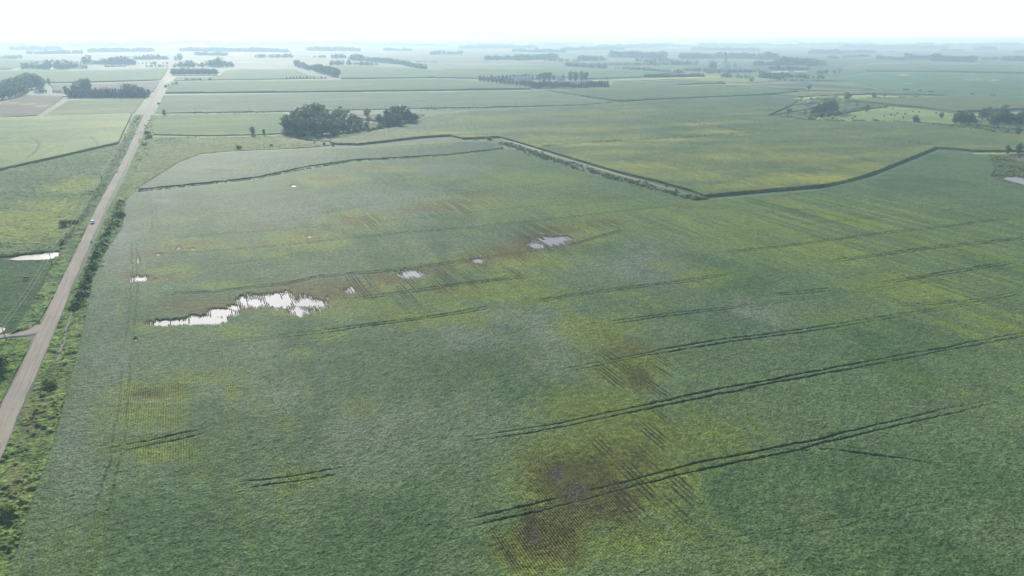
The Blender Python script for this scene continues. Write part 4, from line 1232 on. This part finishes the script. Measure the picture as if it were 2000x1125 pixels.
brush("roadside_brush", "dark scrub on the left verge of the distant road", "brush", [[(272, 225), (262, 245), (252, 262), (240, 290), (225, 320), (195, 355), (188, 380), (170, 420)], [(222, 252), (255, 243), (265, 232)], [(155, 445), (115, 490)]], 130, .5, 1.6, 7, 16, per=40, size=.4)
brush("roadside_brush", "dark scrub on the right verge of the distant road and along the meadow's upper edge", "brush", [[(285, 278), (300, 285), (330, 278)], [(300, 275), (350, 270), (400, 268), (440, 265), (550, 262)], [(262, 330), (275, 300), (285, 255), (300, 225)]], 130, .5, 1.4, 5, 17, per=40, size=.4)
brush("pasture_weeds", "dark weedy tufts scattered over the rough left pasture", "weeds", [[(0, 350), (150, 325), (200, 310)], [(20, 385), (160, 375)], [(60, 480), (140, 478)], [(120, 400), (170, 370)], [(0, 395), (120, 392)]], 160, .3, .8, 30, 18, per=36, size=.3)
brush("pond_bank", "dark reedy bank behind the white pond", "reeds", [[(-40, 506), (0, 502.5), (40, 498.5), (80, 494.5), (118, 491)]], 240, .7, 1.5, .8, 19, per=50, size=.22)
brush("driveway_brush", "dark weedy bank along the far side of the driveway", "brush", [[(18, 653), (40, 649), (62, 640), (76, 630)]], 70, .4, .9, .6, 20, per=60, size=.14)
brush("creek_brush", "low dark brush along the creek banks right of centre", "brush", [[(1503, 227), (1520, 228), (1560, 234), (1590, 236), (1640, 237), (1700, 238), (1780, 239.5), (1860, 246), (1940, 257)], [(1540, 206), (1575, 206), (1590, 195), (1650, 195), (1800, 191)], [(1590, 228), (1640, 222), (1680, 213), (1725, 210)], [(1860, 243), (1900, 246), (1990, 255)]], 560, .9, 3.2, 10, 21, per=36, size=.6)
brush("river_brush", "dark scrub around the river bend at the right edge", "brush", [[(1935, 304), (1955, 312), (1990, 318)], [(1940, 322), (2000, 330)], [(1948, 345), (1975, 342), (2010, 348)], [(1945, 335), (1990, 335)]], 180, .6, 2.0, 8, 22, per=40, size=.4)
brush("fence_line_growth", "thin line of growth between the pale soybeans and the corn behind the grove", "growth", [[(322, 224), (553, 219.5)], [(822, 215.5), (1000, 209.5), (1135, 206.5), (1200, 200)]], 260, .5, 1.4, 1.5, 23, per=20, size=.5)
brush("fence_line_growth", "ragged dark line on the edge between meadow and far soybean strip", "growth", [[(515, 288.5), (560, 285.5), (610, 284.5), (645, 284.5)]], 70, .3, .9, .8, 24, per=24, size=.3)


# ------------------------------------------------------------------ woods far off: each mass is one
def wood(label, masses, seed, hgt=15, step=9):
    rs = np.random.default_rng(seed)
    Vs = []; Fs = []; b = 0
    for x0, y0, x1, y1, h, depth in masses:
        a = at(x0, y0)[:2]; c = at(x1, y1)[:2]; L = np.hypot(*(c - a)); d = (c - a) / (L + 1e-6); nr = np.array([d[1], -d[0]])
        if nr[1] < 0: nr = -nr
        far = np.hypot(*a) / 1000
        n = max(3, int(L / (step * max(1, far / 6)))) * max(1, int(depth))
        for _ in range(n):
            t = rs.uniform(0, L)
            p = a + d * t + nr * rs.uniform(0, 1) * depth * 9
            hh = 1.45 * h * rs.uniform(.65, 1.1) * (.75 + .5 * vn(np.array([t / 60]), np.array([seed * 3.1]), 5)[0])
            w = hh * rs.uniform(.3, .42) * max(1, far / 6)
            lobes = [(p[0], p[1], hh * .55, w, hh * .42), (p[0] + rs.normal() * w * .5, p[1] + rs.normal() * w * .5, hh * .3, w, hh * .28)]
            V, F = leaf_cloud(lobes, 46, max(1.3, hh * .13) * max(1, far / 6), rs)
            Vs.append(V); Fs.append(F + b); b += len(V)
    me = npmesh("distant_wood", np.concatenate(Vs), np.concatenate(Fs), None, True)
    tag(link("distant_wood", me, M['leaf']), label, "distant wood", None, 'stuff')


wood("pale tree clump at the far left, nearer of the two rows", [(36, 135.5, 90, 135.5, 19, 2), (90, 135.5, 130, 135, 24, 2), (130, 134.5, 156, 134, 19, 2), (160, 135, 174, 134, 14, 1)], 51)
wood("long misty tree row left of the distant road, behind the farm sheds", [(157, 126, 175, 126, 26, 2), (175, 126, 210, 126, 17, 2), (205, 126, 262, 127, 22, 3), (262, 117, 330, 116, 17, 3), (270, 125, 328, 125, 7, 1), (278, 131, 328, 131, 8, 1), (205, 131, 220, 131, 9, 1)], 52)
wood("misty tree block right of the distant road, behind the dense dark block", [(340, 131.5, 400, 131, 17, 2), (400, 131, 455, 131, 22, 2), (340, 118, 356, 118, 26, 1), (336, 145, 350, 142, 8, 1), (360, 157, 372, 156.5, 5, 1), (375, 157, 430, 156, 5, 1), (326, 171, 338, 169, 6, 1), (342, 167, 351, 166, 8, 1)], 53)
wood("faint long tree row above the slanting line of trees", [(497, 113, 573, 112.5, 17, 2), (648, 114, 674, 114, 20, 2), (610, 113, 640, 113, 12, 1)], 54)
wood("misty tree belt around the white roofed farm left of centre", [(678, 118, 710, 119, 24, 2), (710, 119, 790, 127, 16, 3), (645, 127.5, 683, 127.5, 18, 2), (690, 127.5, 725, 127.5, 14, 2), (798, 129, 835, 134.5, 12, 2), (780, 121.5, 855, 122, 6, 1)], 55)
wood("misty wood above the farmstead's bent windbreak", [(950, 117.5, 1010, 116, 19, 3), (1010, 118, 1090, 115, 22, 4), (1060, 119, 1130, 121, 12, 2), (1100, 129, 1180, 134, 14, 2), (1130, 118.5, 1183, 119, 20, 3), (1130, 126, 1290, 129, 8, 1)], 56)
wood("misty woods between the bent windbreak and the grain elevator", [(1190, 112, 1290, 114, 26, 7), (1190, 128, 1260, 127, 9, 2), (1260, 127, 1365, 126.5, 14, 2), (1240, 120, 1312, 120, 13, 2), (1220, 135, 1333, 143, 9, 2), (1330, 138, 1420, 143, 9, 3)], 57)
wood("long pale wood line above the grain elevator", [(1330, 114.5, 1420, 113.5, 24, 4), (1420, 114, 1512, 117, 26, 4), (1475, 128, 1520, 128, 16, 2), (1512, 117.5, 1520, 118, 14, 1)], 58)
wood("trees around the grain elevator and below it", [(1389, 134, 1398, 134, 22, 2), (1398, 134.5, 1404, 134.5, 15, 1), (1413, 136, 1424, 136, 16, 2), (1425, 131, 1440, 131, 8, 1), (1412, 151.5, 1462, 153, 11, 2), (1380, 143, 1500, 141, 8, 3)], 59)
wood("dense wood with pale gaps behind the two bright far ponds", [(1475, 128, 1530, 128, 16, 3), (1520, 127, 1585, 127, 28, 6), (1580, 129, 1602, 129, 24, 3), (1604, 128, 1611, 128, 18, 1), (1503, 136.5, 1560, 137, 14, 3), (1560, 137, 1590, 134.5, 8, 1)], 60)
wood("scattered brushy trees below the two bright far ponds", [(1476, 152, 1520, 155, 14, 3), (1520, 151, 1570, 152, 12, 3), (1570, 154, 1612, 155, 10, 2), (1530, 158, 1600, 158, 4, 1), (1594, 145, 1612, 145, 9, 2), (1613, 144, 1646, 141, 9, 1), (1466, 160, 1480, 160, 8, 1)], 61)
wood("long dark distant wood at the upper right", [(1716, 115.5, 1770, 117.5, 17, 4), (1765, 116, 1830, 117, 24, 7), (1820, 119.5, 1902, 121, 26, 8), (1900, 112, 1915, 112.5, 10, 2)], 62)
wood("paler distant wood at the right edge of the skyline", [(1920, 117, 1960, 118.5, 14, 2), (1955, 119, 2100, 119.5, 18, 4), (1985, 103, 2060, 103, 14, 3)], 63)
wood("blue wood lines above and left of the long dark distant wood", [(1580, 105, 1640, 105.5, 24, 4), (1640, 104, 1710, 104, 18, 3), (1620, 114, 1640, 115, 14, 2), (1648, 112, 1700, 110.5, 11, 2), (1730, 102.5, 1760, 102.5, 10, 1), (1836, 100, 1885, 101, 14, 2)], 64)
wood("far blue skyline woods at the right", [(1648, 94, 1740, 93.5, 28, 5), (1720, 95, 1850, 96, 26, 4), (1905, 98, 1945, 98, 26, 3), (1850, 92, 1990, 91, 30, 5), (1370, 92, 1500, 90, 30, 4), (1560, 90, 1700, 89, 30, 4)], 65)
wood("far faint skyline woods at the centre", [(1100, 99, 1220, 97, 24, 4), (1350, 98, 1480, 100, 22, 3), (1000, 101, 1100, 103, 20, 3), (840, 107, 905, 106, 20, 2), (750, 99, 800, 100, 20, 2), (1170, 94, 1300, 93, 30, 4), (900, 95, 1050, 94, 26, 4)], 66)
wood("far faint skyline woods at the left", [(0, 115, 43, 114.5, 16, 2), (55, 106, 160, 105, 20, 3), (175, 102, 300, 101, 24, 4), (350, 100, 560, 102, 24, 4), (380, 108, 440, 109, 18, 2), (600, 99, 700, 100, 26, 3), (20, 98, 120, 97, 26, 3)], 67)
_m = []
for _ in range(60):
    x = rng.uniform(-50, 2050); y = rng.uniform(83, 93); l = rng.uniform(20, 110)
    _m.append((x, y, x + l, y + rng.uniform(-.4, .4), rng.uniform(18, 34), rng.integers(2, 5)))
wood("scattered wood strips fading into the horizon", _m, 68)


# ------------------------------------------------------------------ made things
M['white'] = simple("white_paint", (.78, .78, .76), .5, var=.06)
M['car_white'] = simple("white_car_paint", (.80, .81, .82), .25, var=.02)
M['glass'] = simple("dark_glass", (.02, .025, .03), .08, var=.1)
M['black'] = simple("black_plastic", (.02, .02, .022), .5, var=.1)
M['tyre'] = simple("tyre_rubber", (.03, .03, .03), .85, var=.1)
M['chrome'] = simple("bright_metal", (.6, .6, .62), .25, .9, var=.05)
M['lamp'] = simple("lamp_lens", (.75, .76, .78), .12, var=.05)
M['pole'] = simple("weathered_pole", (.16, .13, .10), .9, var=.3, scale=1.5)
M['wire'] = simple("dull_wire", (.45, .44, .40), .5, .6, var=.1)
M['steel'] = simple("galvanised_steel", (.52, .54, .56), .38, .6, var=.12, scale=.4)
M['roof_grey'] = simple("grey_metal_roof", (.42, .44, .46), .45, .2, var=.12, scale=.3)
M['roof_white'] = simple("white_metal_roof", (.80, .80, .80), .45, var=.06, scale=.3)
M['roof_dark'] = simple("dark_shingles", (.10, .09, .09), .85, var=.2)
M['siding'] = simple("pale_siding", (.62, .60, .55), .7, var=.1)
M['red'] = simple("barn_red", (.28, .06, .05), .8, var=.2)
M['hay'] = simple("weathered_hay", (.11, .09, .06), .95, var=.3, scale=4)
M['hide'] = simple("black_hide", (.012, .011, .011), .6, var=.2, scale=6)


def yaw_to(px, py, qx, qy):
    a = at(px, py); b = at(qx, qy)
    return math.atan2(b[1] - a[1], b[0] - a[0])


# the white car on the left edge of the road, nose towards us (its own +X is its nose)
def car(px, py, rz):
    e = empty("car", tuple(at(px, py, .47)), rz)
    tag(e, "white car with dark windscreen standing on the left edge of the gravel road", "car")
    # side outline of the body: x forward, z up
    prof = [(-2.35, .42), (-2.40, .70), (-2.36, 1.02), (-2.05, 1.10), (.85, 1.08), (1.55, 1.00), (2.15, .90), (2.36, .72), (2.38, .42)]
    def shell(prof, w, inset, name, mat, parent, z_in=None, lower=.0):
        n = len(prof); v = []
        for sgn in (-1, 1):
            for k, (x, z) in enumerate(prof):
                v.append((x, sgn * (w - (inset[k] if inset else 0)), z))
        f = [tuple(range(n))[::-1], tuple(range(n, 2 * n))]
        for k in range(n):
            j = (k + 1) % n
            f.append((k, j, n + j, n + k))
        mb = MB(); mb.add(v, f)
        return mb.build(name, mat, parent, False, .06)
    body = shell(prof, .95, [.06, .02, .03, .06, .05, .05, .08, .12, .08], "body", M['car_white'], e)
    cabin = [(-1.95, 1.06), (-1.65, 1.52), (-.95, 1.60), (.05, 1.58), (.45, 1.50), (1.05, 1.07)]
    shell(cabin, .86, [.02, .14, .15, .15, .14, .02], "window_glass", M['glass'], e)
    rf = [(-1.72, 1.55), (-1.0, 1.66), (.02, 1.645), (.42, 1.555), (.42, 1.515), (-1.72, 1.50)]
    shell(rf, .755, None, "roof", M['car_white'], e)
    for sx in (-1.62, -.35):
        for sy in (-1, 1):
            mb = MB(); mb.tube([(sx, sy * .885, 1.05), (sx + (.06 if sx < -1 else 0), sy * .755, 1.54)], .045, 4); mb.build("pillar", M['car_white'], e)
    for sx in (-1.45, 1.45):
        for sy in (-1, 1):
            mb = MB()
            for r_, y0, y1 in ((.34, .76, .98),):
                mb.tube([(sx, sy * y0, .34), (sx, sy * y1, .34)], r_, 20)
            w = mb.build("wheel", M['tyre'], e)
            mb = MB(); mb.tube([(sx, sy * .97, .34), (sx, sy * .995, .34)], .21, 14); mb.build("rim", M['chrome'], w)
    mb = MB(); mb.box(2.33, 2.42, -.55, .55, .60, .82); mb.build("grille", M['black'], e)
    mb = MB(); mb.box(2.30, 2.44, -.86, .86, .36, .56); mb.build("bumper", M['black'], e, bevel=.03)
    for sy in (-1, 1):
        mb = MB(); mb.box(2.22, 2.395, sy * .72 - .15, sy * .72 + .15, .68, .84); mb.build("headlight", M['lamp'], e, bevel=.03)
        mb = MB(); mb.box(-2.43, -2.34, sy * .80 - .09, sy * .80 + .09, .75, 1.0); mb.build("tail_light", M['red'], e)
        mb = MB(); mb.box(.72, .88, sy * 1.03 - .10, sy * 1.03 + .10, 1.06, 1.22); mb.build("mirror", M['black'], e, bevel=.02)
    mb = MB(); mb.box(2.435, 2.455, -.16, .16, .42, .52); mb.build("number_plate", M['white'], e)
    e.scale = (1.12, 1.18, 1.15)


car(181, 436, yaw_to(181, 436, 150, 498))


# the black cow in the dark mown grass: one skinned body, head down, grazing
def cow(px, py, rz):
    e = empty("cow", tuple(at(px, py, .10)), rz)
    tag(e, "black cow grazing in the dark mown grass below the white pond", "cow")
    pts = [(-.15, 0, 1.05), (.30, 0, 1.08), (.62, 0, 1.12), (.90, 0, 1.05), (1.15, 0, .80), (1.32, 0, .50), (1.42, 0, .24), (-.55, 0, 1.12), (-.82, 0, 1.15),
           (-.95, 0, 1.10), (-1.02, .02, .80), (-1.02, .04, .50),
           (.58, .20, .80), (.60, .22, .45), (.58, .22, .22), (.60, .22, .04), (.66, -.20, .80), (.72, -.22, .45), (.68, -.22, .22), (.72, -.22, .04),
           (-.70, .22, .85), (-.62, .24, .58), (-.78, .24, .36), (-.74, .24, .04), (-.74, -.22, .85), (-.66, -.24, .58), (-.86, -.24, .36), (-.84, -.24, .04),
           (1.16, .17, .70), (1.16, -.17, .70)]
    rad = [(.36, .40), (.37, .42), (.30, .38), (.20, .26), (.15, .19), (.13, .15), (.085, .10), (.34, .36), (.26, .28),
           (.06, .06), (.03, .03), (.04, .04),
           (.13, .14), (.085, .085), (.06, .06), (.075, .075), (.13, .14), (.085, .085), (.06, .06), (.075, .075),
           (.17, .19), (.11, .11), (.065, .065), (.075, .075), (.17, .19), (.11, .11), (.065, .065), (.075, .075), (.04, .025), (.04, .025)]
    ed = [(0, 1), (1, 2), (2, 3), (3, 4), (4, 5), (5, 6), (0, 7), (7, 8), (8, 9), (9, 10), (10, 11), (2, 12), (12, 13), (13, 14), (14, 15), (2, 16), (16, 17), (17, 18), (18, 19),
          (8, 20), (20, 21), (21, 22), (22, 23), (8, 24), (24, 25), (25, 26), (26, 27), (4, 28), (4, 29)]
    me = bpy.data.meshes.new("body"); me.from_pydata(pts, ed, [])
    o = link("body", me, M['hide'], e)
    o.modifiers.new("skin", 'SKIN')
    for i, sv_ in enumerate(me.skin_vertices[0].data):
        sv_.radius = rad[i]; sv_.use_root = (i == 0)
    o.modifiers["skin"].use_smooth_shade = True
    sb = o.modifiers.new("sub", 'SUBSURF'); sb.levels = 2; sb.render_levels = 2
    e.scale = (1.12, 1.12, 1.12)


cow(51, 546, R(25))

# hay bales lying in the mown meadow
mb = MB(); prof = [(0, -.75), (.80, -.75), (.90, -.66), (.92, 0), (.90, .66), (.80, .75), (0, .75)]
mb.lathe(prof, 22)
bale_me = bpy.data.meshes.new("hay_bale"); bale_me.from_pydata([(x, z, y + .86) for x, y, z in mb.v], [], mb.f); bale_me.materials.append(M['hay'])
BL = ["round bale, lower of the left pair in the hay meadow", "round bale, upper of the left pair in the hay meadow", "round bale alone on the near edge of the hay meadow", "round bale at the left of the central cluster in the meadow",
      "wide looking round bale in the darker middle of the meadow", "round bale just right of the wide looking one", "round bale in the upper middle of the central cluster", "round bale at the upper right of the central cluster",
      "round bale lowest on the right of the central cluster", "round bale highest in the meadow, under the corn wedge's edge", "round bale, left of the upper right pair in the meadow", "round bale, right of the upper right pair in the meadow", "round bale farthest right, near the small round meadow tree"]
for (zx, zy), lb in zip([(288, 385), (328, 360), (627, 400), (808, 347), (915, 330), (975, 342), (1020, 300), (1145, 308), (1115, 367), (943, 228), (1275, 272), (1370, 278), (1650, 300)], BL):
    c = at(1630 + zx / 8.33, 185 + (zy + 8) / 8.33, .12)
    o = bpy.data.objects.new("hay_bale", bale_me); COL.objects.link(o)
    o.location = c; o.rotation_euler = (0, 0, rng.uniform(-.5, .5)); o.scale = (1.3, 1.5 if 'wide' in lb else 1.15, 1.25)
    tag(o, lb, "hay bale", "round bales in the mown hay meadow")


# power poles and their wires
def pole(px, py, h, label, group, rz, lean=(0, 0), xy=None, thick=1.0):
    c = at(px, py)
    e = empty("power_pole", (float(c[0]), float(c[1]), 0), rz)
    e.rotation_euler = (lean[0], lean[1], rz)
    tag(e, label, "power pole", group)
    mb = MB(); mb.tube([(0, 0, -.2), (0, 0, h * .5), (0, 0, h)], [.17 * thick, .145 * thick, .11 * thick], 10); mb.build("shaft", M['pole'], e, True)
    mb = MB(); mb.box(-1.1, 1.1, .10 * thick, .22 * thick, h - .55, h - .42); a = mb.build("crossarm", M['pole'], e)
    for x in (-1.0, 1.0):
        mb = MB(); mb.lathe([(.0, h - .42), (.05, h - .40), (.06, h - .33), (.03, h - .28), (0, h - .26)], 8, (x, .16 * thick)); mb.build("insulator", M['white'], a)
    return e, c, h


def wires(name, pts, label, dx, group, r=.022):
    mb = MB()
    for (a, ha, ra), (b, hb, rb) in zip(pts[:-1], pts[1:]):
        pa = Vector((a[0] + dx * math.cos(ra), a[1] + dx * math.sin(ra), ha - .3)); pb = Vector((b[0] + dx * math.cos(rb), b[1] + dx * math.sin(rb), hb - .3))
        L = (pb - pa).length; sag = L * .012
        mb.tube([pa.lerp(pb, t) - Vector((0, 0, sag * 4 * t * (1 - t))) for t in np.linspace(0, 1, 9)], r, 4, False)
    tag(mb.build(name, M['wire']), label, "wire", group)


rows = []
for px, py, h, lb in [(-30, 742, 8.0, "power pole just outside the lower left edge"), (13, 668, 8.0, "leaning power pole beside the driveway at the left edge"), (102, 521, 7.6, "power pole standing by the right end of the white pond"),
                      (199, 357, 7.6, "power pole on the left verge beside the yellow pasture"), (235, 290, 8.0, "power pole on the left verge near the corn field's dark edge"), (272, 226, 8.5, "power pole on the left verge level with the lone small tree"), (288, 196, 8.5, "farthest power pole seen on the left verge of the road")]:
    e, c, h = pole(px, py, h, lb, "power poles along the left side of the gravel road", 0.0, (0, R(-4) if px == 13 else 0))
    rows.append((c, h, 0.0))
wires("power_line_wire", rows, "thin wire on the field side of the roadside power poles", -1.0, "wires of the roadside power line", .03)
wires("power_line_wire", rows, "thin wire on the road side of the roadside power poles", 1.0, "wires of the roadside power line", .03)
rows = []
for i, (px, py) in enumerate([(302, 223.5), (382, 222.5), (488, 220), (594, 218.2), (690, 216.5), (753, 214.6), (843, 213), (925, 210.5), (1008, 209.3), (1080, 207.5)]):
    e, c, h = pole(px, py, 10.5, "faint power pole crossing the fields behind the grove", "faint power poles in the row across the fields", R(90), thick=1.5)
    rows.append((c, h, R(90)))
wires("power_line_wire", rows, "faint wire of the pole line across the fields behind the grove", 1.0, "wires of the cross field power line", .02)

# fence on the left verge
e = empty("wire_fence", tuple(at(88, 556)))
tag(e, "low wire fence along the pale strip between mown grass and verge", "fence")
o0 = at(88, 556)
fp = [at(x, y) for x, y in [(112, 508), (104, 524), (88, 556), (74, 580), (60, 602), (45, 628), (30, 652)]]
fl = []
for a, b in zip(fp[:-1], fp[1:]):
    n = int(np.hypot(*(b - a)[:2]) / 4.5)
    for k in range(n): fl.append(a + (b - a) * k / n)
pm = MB(); pm.tube([(0, 0, 0), (0, 0, 1.25)], .06, 6)
first = None
for p in fl[:90]:
    if first is None:
        first = pm.build("fence_post", M['deadwood'], e, loc=tuple(p - o0)); continue
    q = first.copy(); COL.objects.link(q); q.parent = e; q.location = tuple(p - o0)
for z in (.55, 1.1):
    mb = MB(); mb.tube([tuple(p - o0 + np.array([0, 0, z])) for p in fl], .012, 4, False); mb.build("fence_wire", M['wire'], e)

# white culvert pipe end in the weeds
mb = MB(); n = 16
mb.tube([(-1.0, 0, .45), (1.0, 0, .5)], [.30, .30], n, False); mb.tube([(1.0, 0, .5), (-1.0, 0, .45)], [.26, .26], n, False)
for k in range(7):
    x = -.9 + k * .3; mb.tube([(x, 0, .45), (x + .06, 0, .45)], [.325, .325], n, False)
c = at(12, 727)
o = mb.build("culvert_pipe", M['white'], None, True, loc=tuple(c)); o.rotation_euler = (0, 0, R(-12)); tag(o, "short white corrugated pipe lying in weeds below the driveway", "pipe")
mb = MB()
mb.lathe([(0, 0), (.62, 0), (.70, .1), (.70, .62), (.66, .62), (.64, .18), (0, .16)], 18)
o = mb.build("water_trough", M['white'], None, False, loc=tuple(at(73, 475, .3))); o.scale = (1.5, .9, .9); tag(o, "small white stock trough in the rough pasture above the pond", "trough")


# buildings
def house(px, py, L, W, H, rh, rz, wall, roof, label, cat, name, chimney=False, group=None, doors=1):
    c = at(px, py)
    e = empty(name, (float(c[0]), float(c[1]), 0), rz)
    tag(e, label, cat, group)
    mb = MB(); x, y = L / 2, W / 2
    mb.add([(-x, -y, -.1), (x, -y, -.1), (x, y, -.1), (-x, y, -.1), (-x, -y, H), (x, -y, H), (x, y, H), (-x, y, H), (-x, 0, H + rh), (x, 0, H + rh)],
           [(0, 3, 2, 1), (0, 1, 5, 4), (2, 3, 7, 6), (1, 2, 6, 9, 5), (3, 0, 4, 8, 7), (4, 5, 9, 8), (6, 7, 8, 9)])
    mb.build("wall", wall, e)
    ov = .5; t = .22
    for sg in (-1, 1):
        s_ = rh / y; yo = y + ov; zo = H - ov * s_
        mb = MB()
        mb.add([(-x - ov, sg * yo, zo + .03), (x + ov, sg * yo, zo + .03), (x + ov, 0, H + rh + .03), (-x - ov, 0, H + rh + .03), (-x - ov, sg * yo, zo + t), (x + ov, sg * yo, zo + t), (x + ov, 0, H + rh + t), (-x - ov, 0, H + rh + t)],
               [(0, 1, 2, 3), (4, 7, 6, 5), (0, 4, 5, 1), (1, 5, 6, 2), (2, 6, 7, 3), (3, 7, 4, 0)])
        r_ = mb.build("roof", roof, e)
    if chimney:
        mb = MB(); mb.box(-.5, .5, .8, 1.7, H, H + rh + 1.2); mb.build("chimney", M['red'], r_)
    nwin = max(2, int(L / 5))
    for sg in (-1, 1):
        for k in range(nwin):
            wx = -x + (k + .5) * L / nwin
            if k == nwin // 2 and doors:
                mb = MB(); mb.box(wx - .7, wx + .7, sg * (y + .02) - .05, sg * (y + .02) + .05, 0, 2.2); mb.build("door", M['roof_dark'], e)
            else:
                mb = MB(); mb.box(wx - .6, wx + .6, sg * (y + .02) - .04, sg * (y + .02) + .04, H * .45, H * .45 + 1.3); mb.build("window", M['glass'], e)


house(1020, 156, 55, 16, 5, 4.5, R(0), M['siding'], M['roof_grey'], "long grey roofed barn inside the bent windbreak", "barn", "barn", doors=1)
house(1094, 160.5, 22, 12, 6, 6, R(5), M['siding'], M['roof_grey'], "grey roofed farmhouse between the big farmstead trees", "house", "farmhouse", True)
house(1088, 160, 10, 8, 4, 2.5, R(80), M['white'], M['roof_grey'], "small pale shed left of the grey roofed farmhouse", "shed", "shed")
house(76, 181.6, 16, 10, 4, 3, R(-8), M['white'], M['roof_white'], "white roofed farm shed below the rounded left wood", "shed", "shed")
house(112, 180.5, 18, 8, 3.5, 2, R(0), M['white'], M['roof_white'], "low white shed at the left end of the long windbreak", "shed", "shed")
house(50, 182.5, 7, 6, 3.2, 2, R(10), M['white'], M['roof_white'], "tiny white hut at the foot of the rounded left wood", "hut", "hut")
house(222, 130.2, 70, 16, 5, 4, R(0), M['siding'], M['roof_white'], "long white farm shed in front of the misty left tree row", "shed", "shed")
house(243, 129.5, 18, 12, 5, 4, R(0), M['white'], M['roof_white'], "small white farm building right of the long white shed", "shed", "shed")
house(730, 126.5, 34, 16, 7, 6, R(0), M['white'], M['roof_white'], "white farmhouse at the foot of the misty belt left of centre", "house", "farmhouse", True)
house(722, 127.2, 14, 10, 5, 4, R(30), M['white'], M['roof_white'], "small white outbuilding left of the misty belt's farmhouse", "shed", "shed")
house(737, 127.0, 12, 9, 4, 3, R(0), M['white'], M['roof_grey'], "small outbuilding right of the misty belt's farmhouse", "shed", "shed")
house(1579, 202, 9, 6.5, 4.0, 3.0, R(20), M['white'], M['roof_white'], "small white cabin among the upper creek trees", "cabin", "cabin")
house(1622, 144.5, 14, 9, 5, 4, R(0), M['white'], M['roof_white'], "tiny bright house beyond the two far ponds", "house", "house")
house(1210, 134.5, 50, 14, 5, 3, R(0), M['white'], M['roof_white'], "pale farm sheds at the misty corner right of the farmstead", "shed", "shed")
house(1415, 145.5, 26, 12, 5, 4, R(10), M['siding'], M['roof_white'], "pale building just below the grain elevator", "building", "building")
house(1452, 135.8, 40, 14, 4, 3, R(0), M['white'], M['roof_white'], "long white feedlot shed right of the grain elevator", "shed", "shed")

# grain elevator with its leg tower, bins and shed
e = empty("grain_elevator", tuple(at(1415, 139))); tag(e, "tall slim grain elevator tower rising over hazy steel bins", "grain elevator")
mb = MB(); mb.box(-3.2, 3.2, -3.2, 3.2, 0, 56); mb.box(-4.4, 4.4, -4.4, 4.4, 56, 63); mb.build("tower", M['siding'], e)
mb = MB(); mb.add([(-4.8, -4.8, 63), (4.8, -4.8, 63), (4.8, 4.8, 63), (-4.8, 4.8, 63), (-4.8, 0, 66.5), (4.8, 0, 66.5)], [(0, 1, 5, 4), (2, 3, 4, 5), (1, 2, 5), (3, 0, 4), (3, 2, 1, 0)]); mb.build("roof", M['roof_grey'], e)
mb = MB(); mb.box(-17, -3.4, -6, 6, 0, 17); mb.build("work_house", M['siding'], e)
for i, a in enumerate((-1, 1)):
    mb = MB(); mb.tube([(a * 2.5, 0, 52), (a * 24, 0, 26)], .7, 8); mb.build("spout", M['steel'], e)
for px, py, r, h, lb in [(1403, 138.2, 5.5, 26, "slim bright steel bin left of the grain elevator tower"), (1407.5, 137.6, 11, 20, "broad cone roofed grain bin left of the elevator tower"), (1411, 138.8, 5, 20, "slim bin pressed against the elevator tower's left"),
                         (1419.5, 137.5, 10, 20, "broad cone roofed grain bin right of the elevator tower"), (1423.5, 137.8, 8, 14, "lower grain bin farthest right of the elevator tower")]:
    c = at(px, py); e = empty("grain_bin", tuple(c)); tag(e, lb, "grain bin", "steel bins around the grain elevator")
    mb = MB(); prof = []
    for k in range(int(h) + 1): prof += [(r, k), (r * 1.012, k + .5)]
    mb.lathe(prof, 28); mb.build("wall", M['steel'], e, True)
    mb = MB(); mb.lathe([(r * 1.05, h + .4), (r * .15, h + r * .55), (r * .15, h + r * .55 + .8), (0, h + r * .55 + 1)], 28); mb.build("roof", M['roof_grey'], e)

# where nothing but its place sets a tree or pole apart, say its place in its own row
ORD = "first second third fourth fifth sixth seventh eighth ninth tenth eleventh twelfth thirteenth fourteenth fifteenth sixteenth seventeenth eighteenth nineteenth twentieth twenty-first twenty-second twenty-third twenty-fourth twenty-fifth twenty-sixth twenty-seventh twenty-eighth twenty-ninth thirtieth".split()
grp = {}
for o in scene.objects:
    if o.parent is None and 'group' in o.keys() and 'label' in o.keys():
        grp.setdefault(o['label'], []).append(o)
for lb, os_ in grp.items():
    if 2 <= len(os_) <= 30:
        os_.sort(key=lambda o: math.atan2(o.location.x, o.location.y))
        for k, o in enumerate(os_):
            nl = (ORD[k] + " from the left: " + lb)
            o['label'] = nl if len(nl.split()) <= 16 else " ".join(nl.split()[:16])


# ------------------------------------------------------------------ the morning haze
hz = MB(); hz.box(-32000, 32000, -32000, 32000, -1.0, CAM_H + 2.0)
m = bpy.data.materials.new("haze"); m.use_nodes = True
nt = m.node_tree; nt.nodes.remove(nt.nodes["Principled BSDF"])
pv = nt.nodes.new("ShaderNodeVolumePrincipled")
pv.inputs["Color"].default_value = (.54, .775, 1.0, 1)
pv.inputs["Absorption Color"].default_value = (.4, .5, 1, 1)
pv.inputs["Density"].default_value = 1.65e-4
pv.inputs["Anisotropy"].default_value = .20
nt.links.new(pv.outputs[0], nt.nodes["Material Output"].inputs["Volume"])
tag(hz.build("haze", m), "thin blue white morning haze over the plain", "haze", kind='stuff')
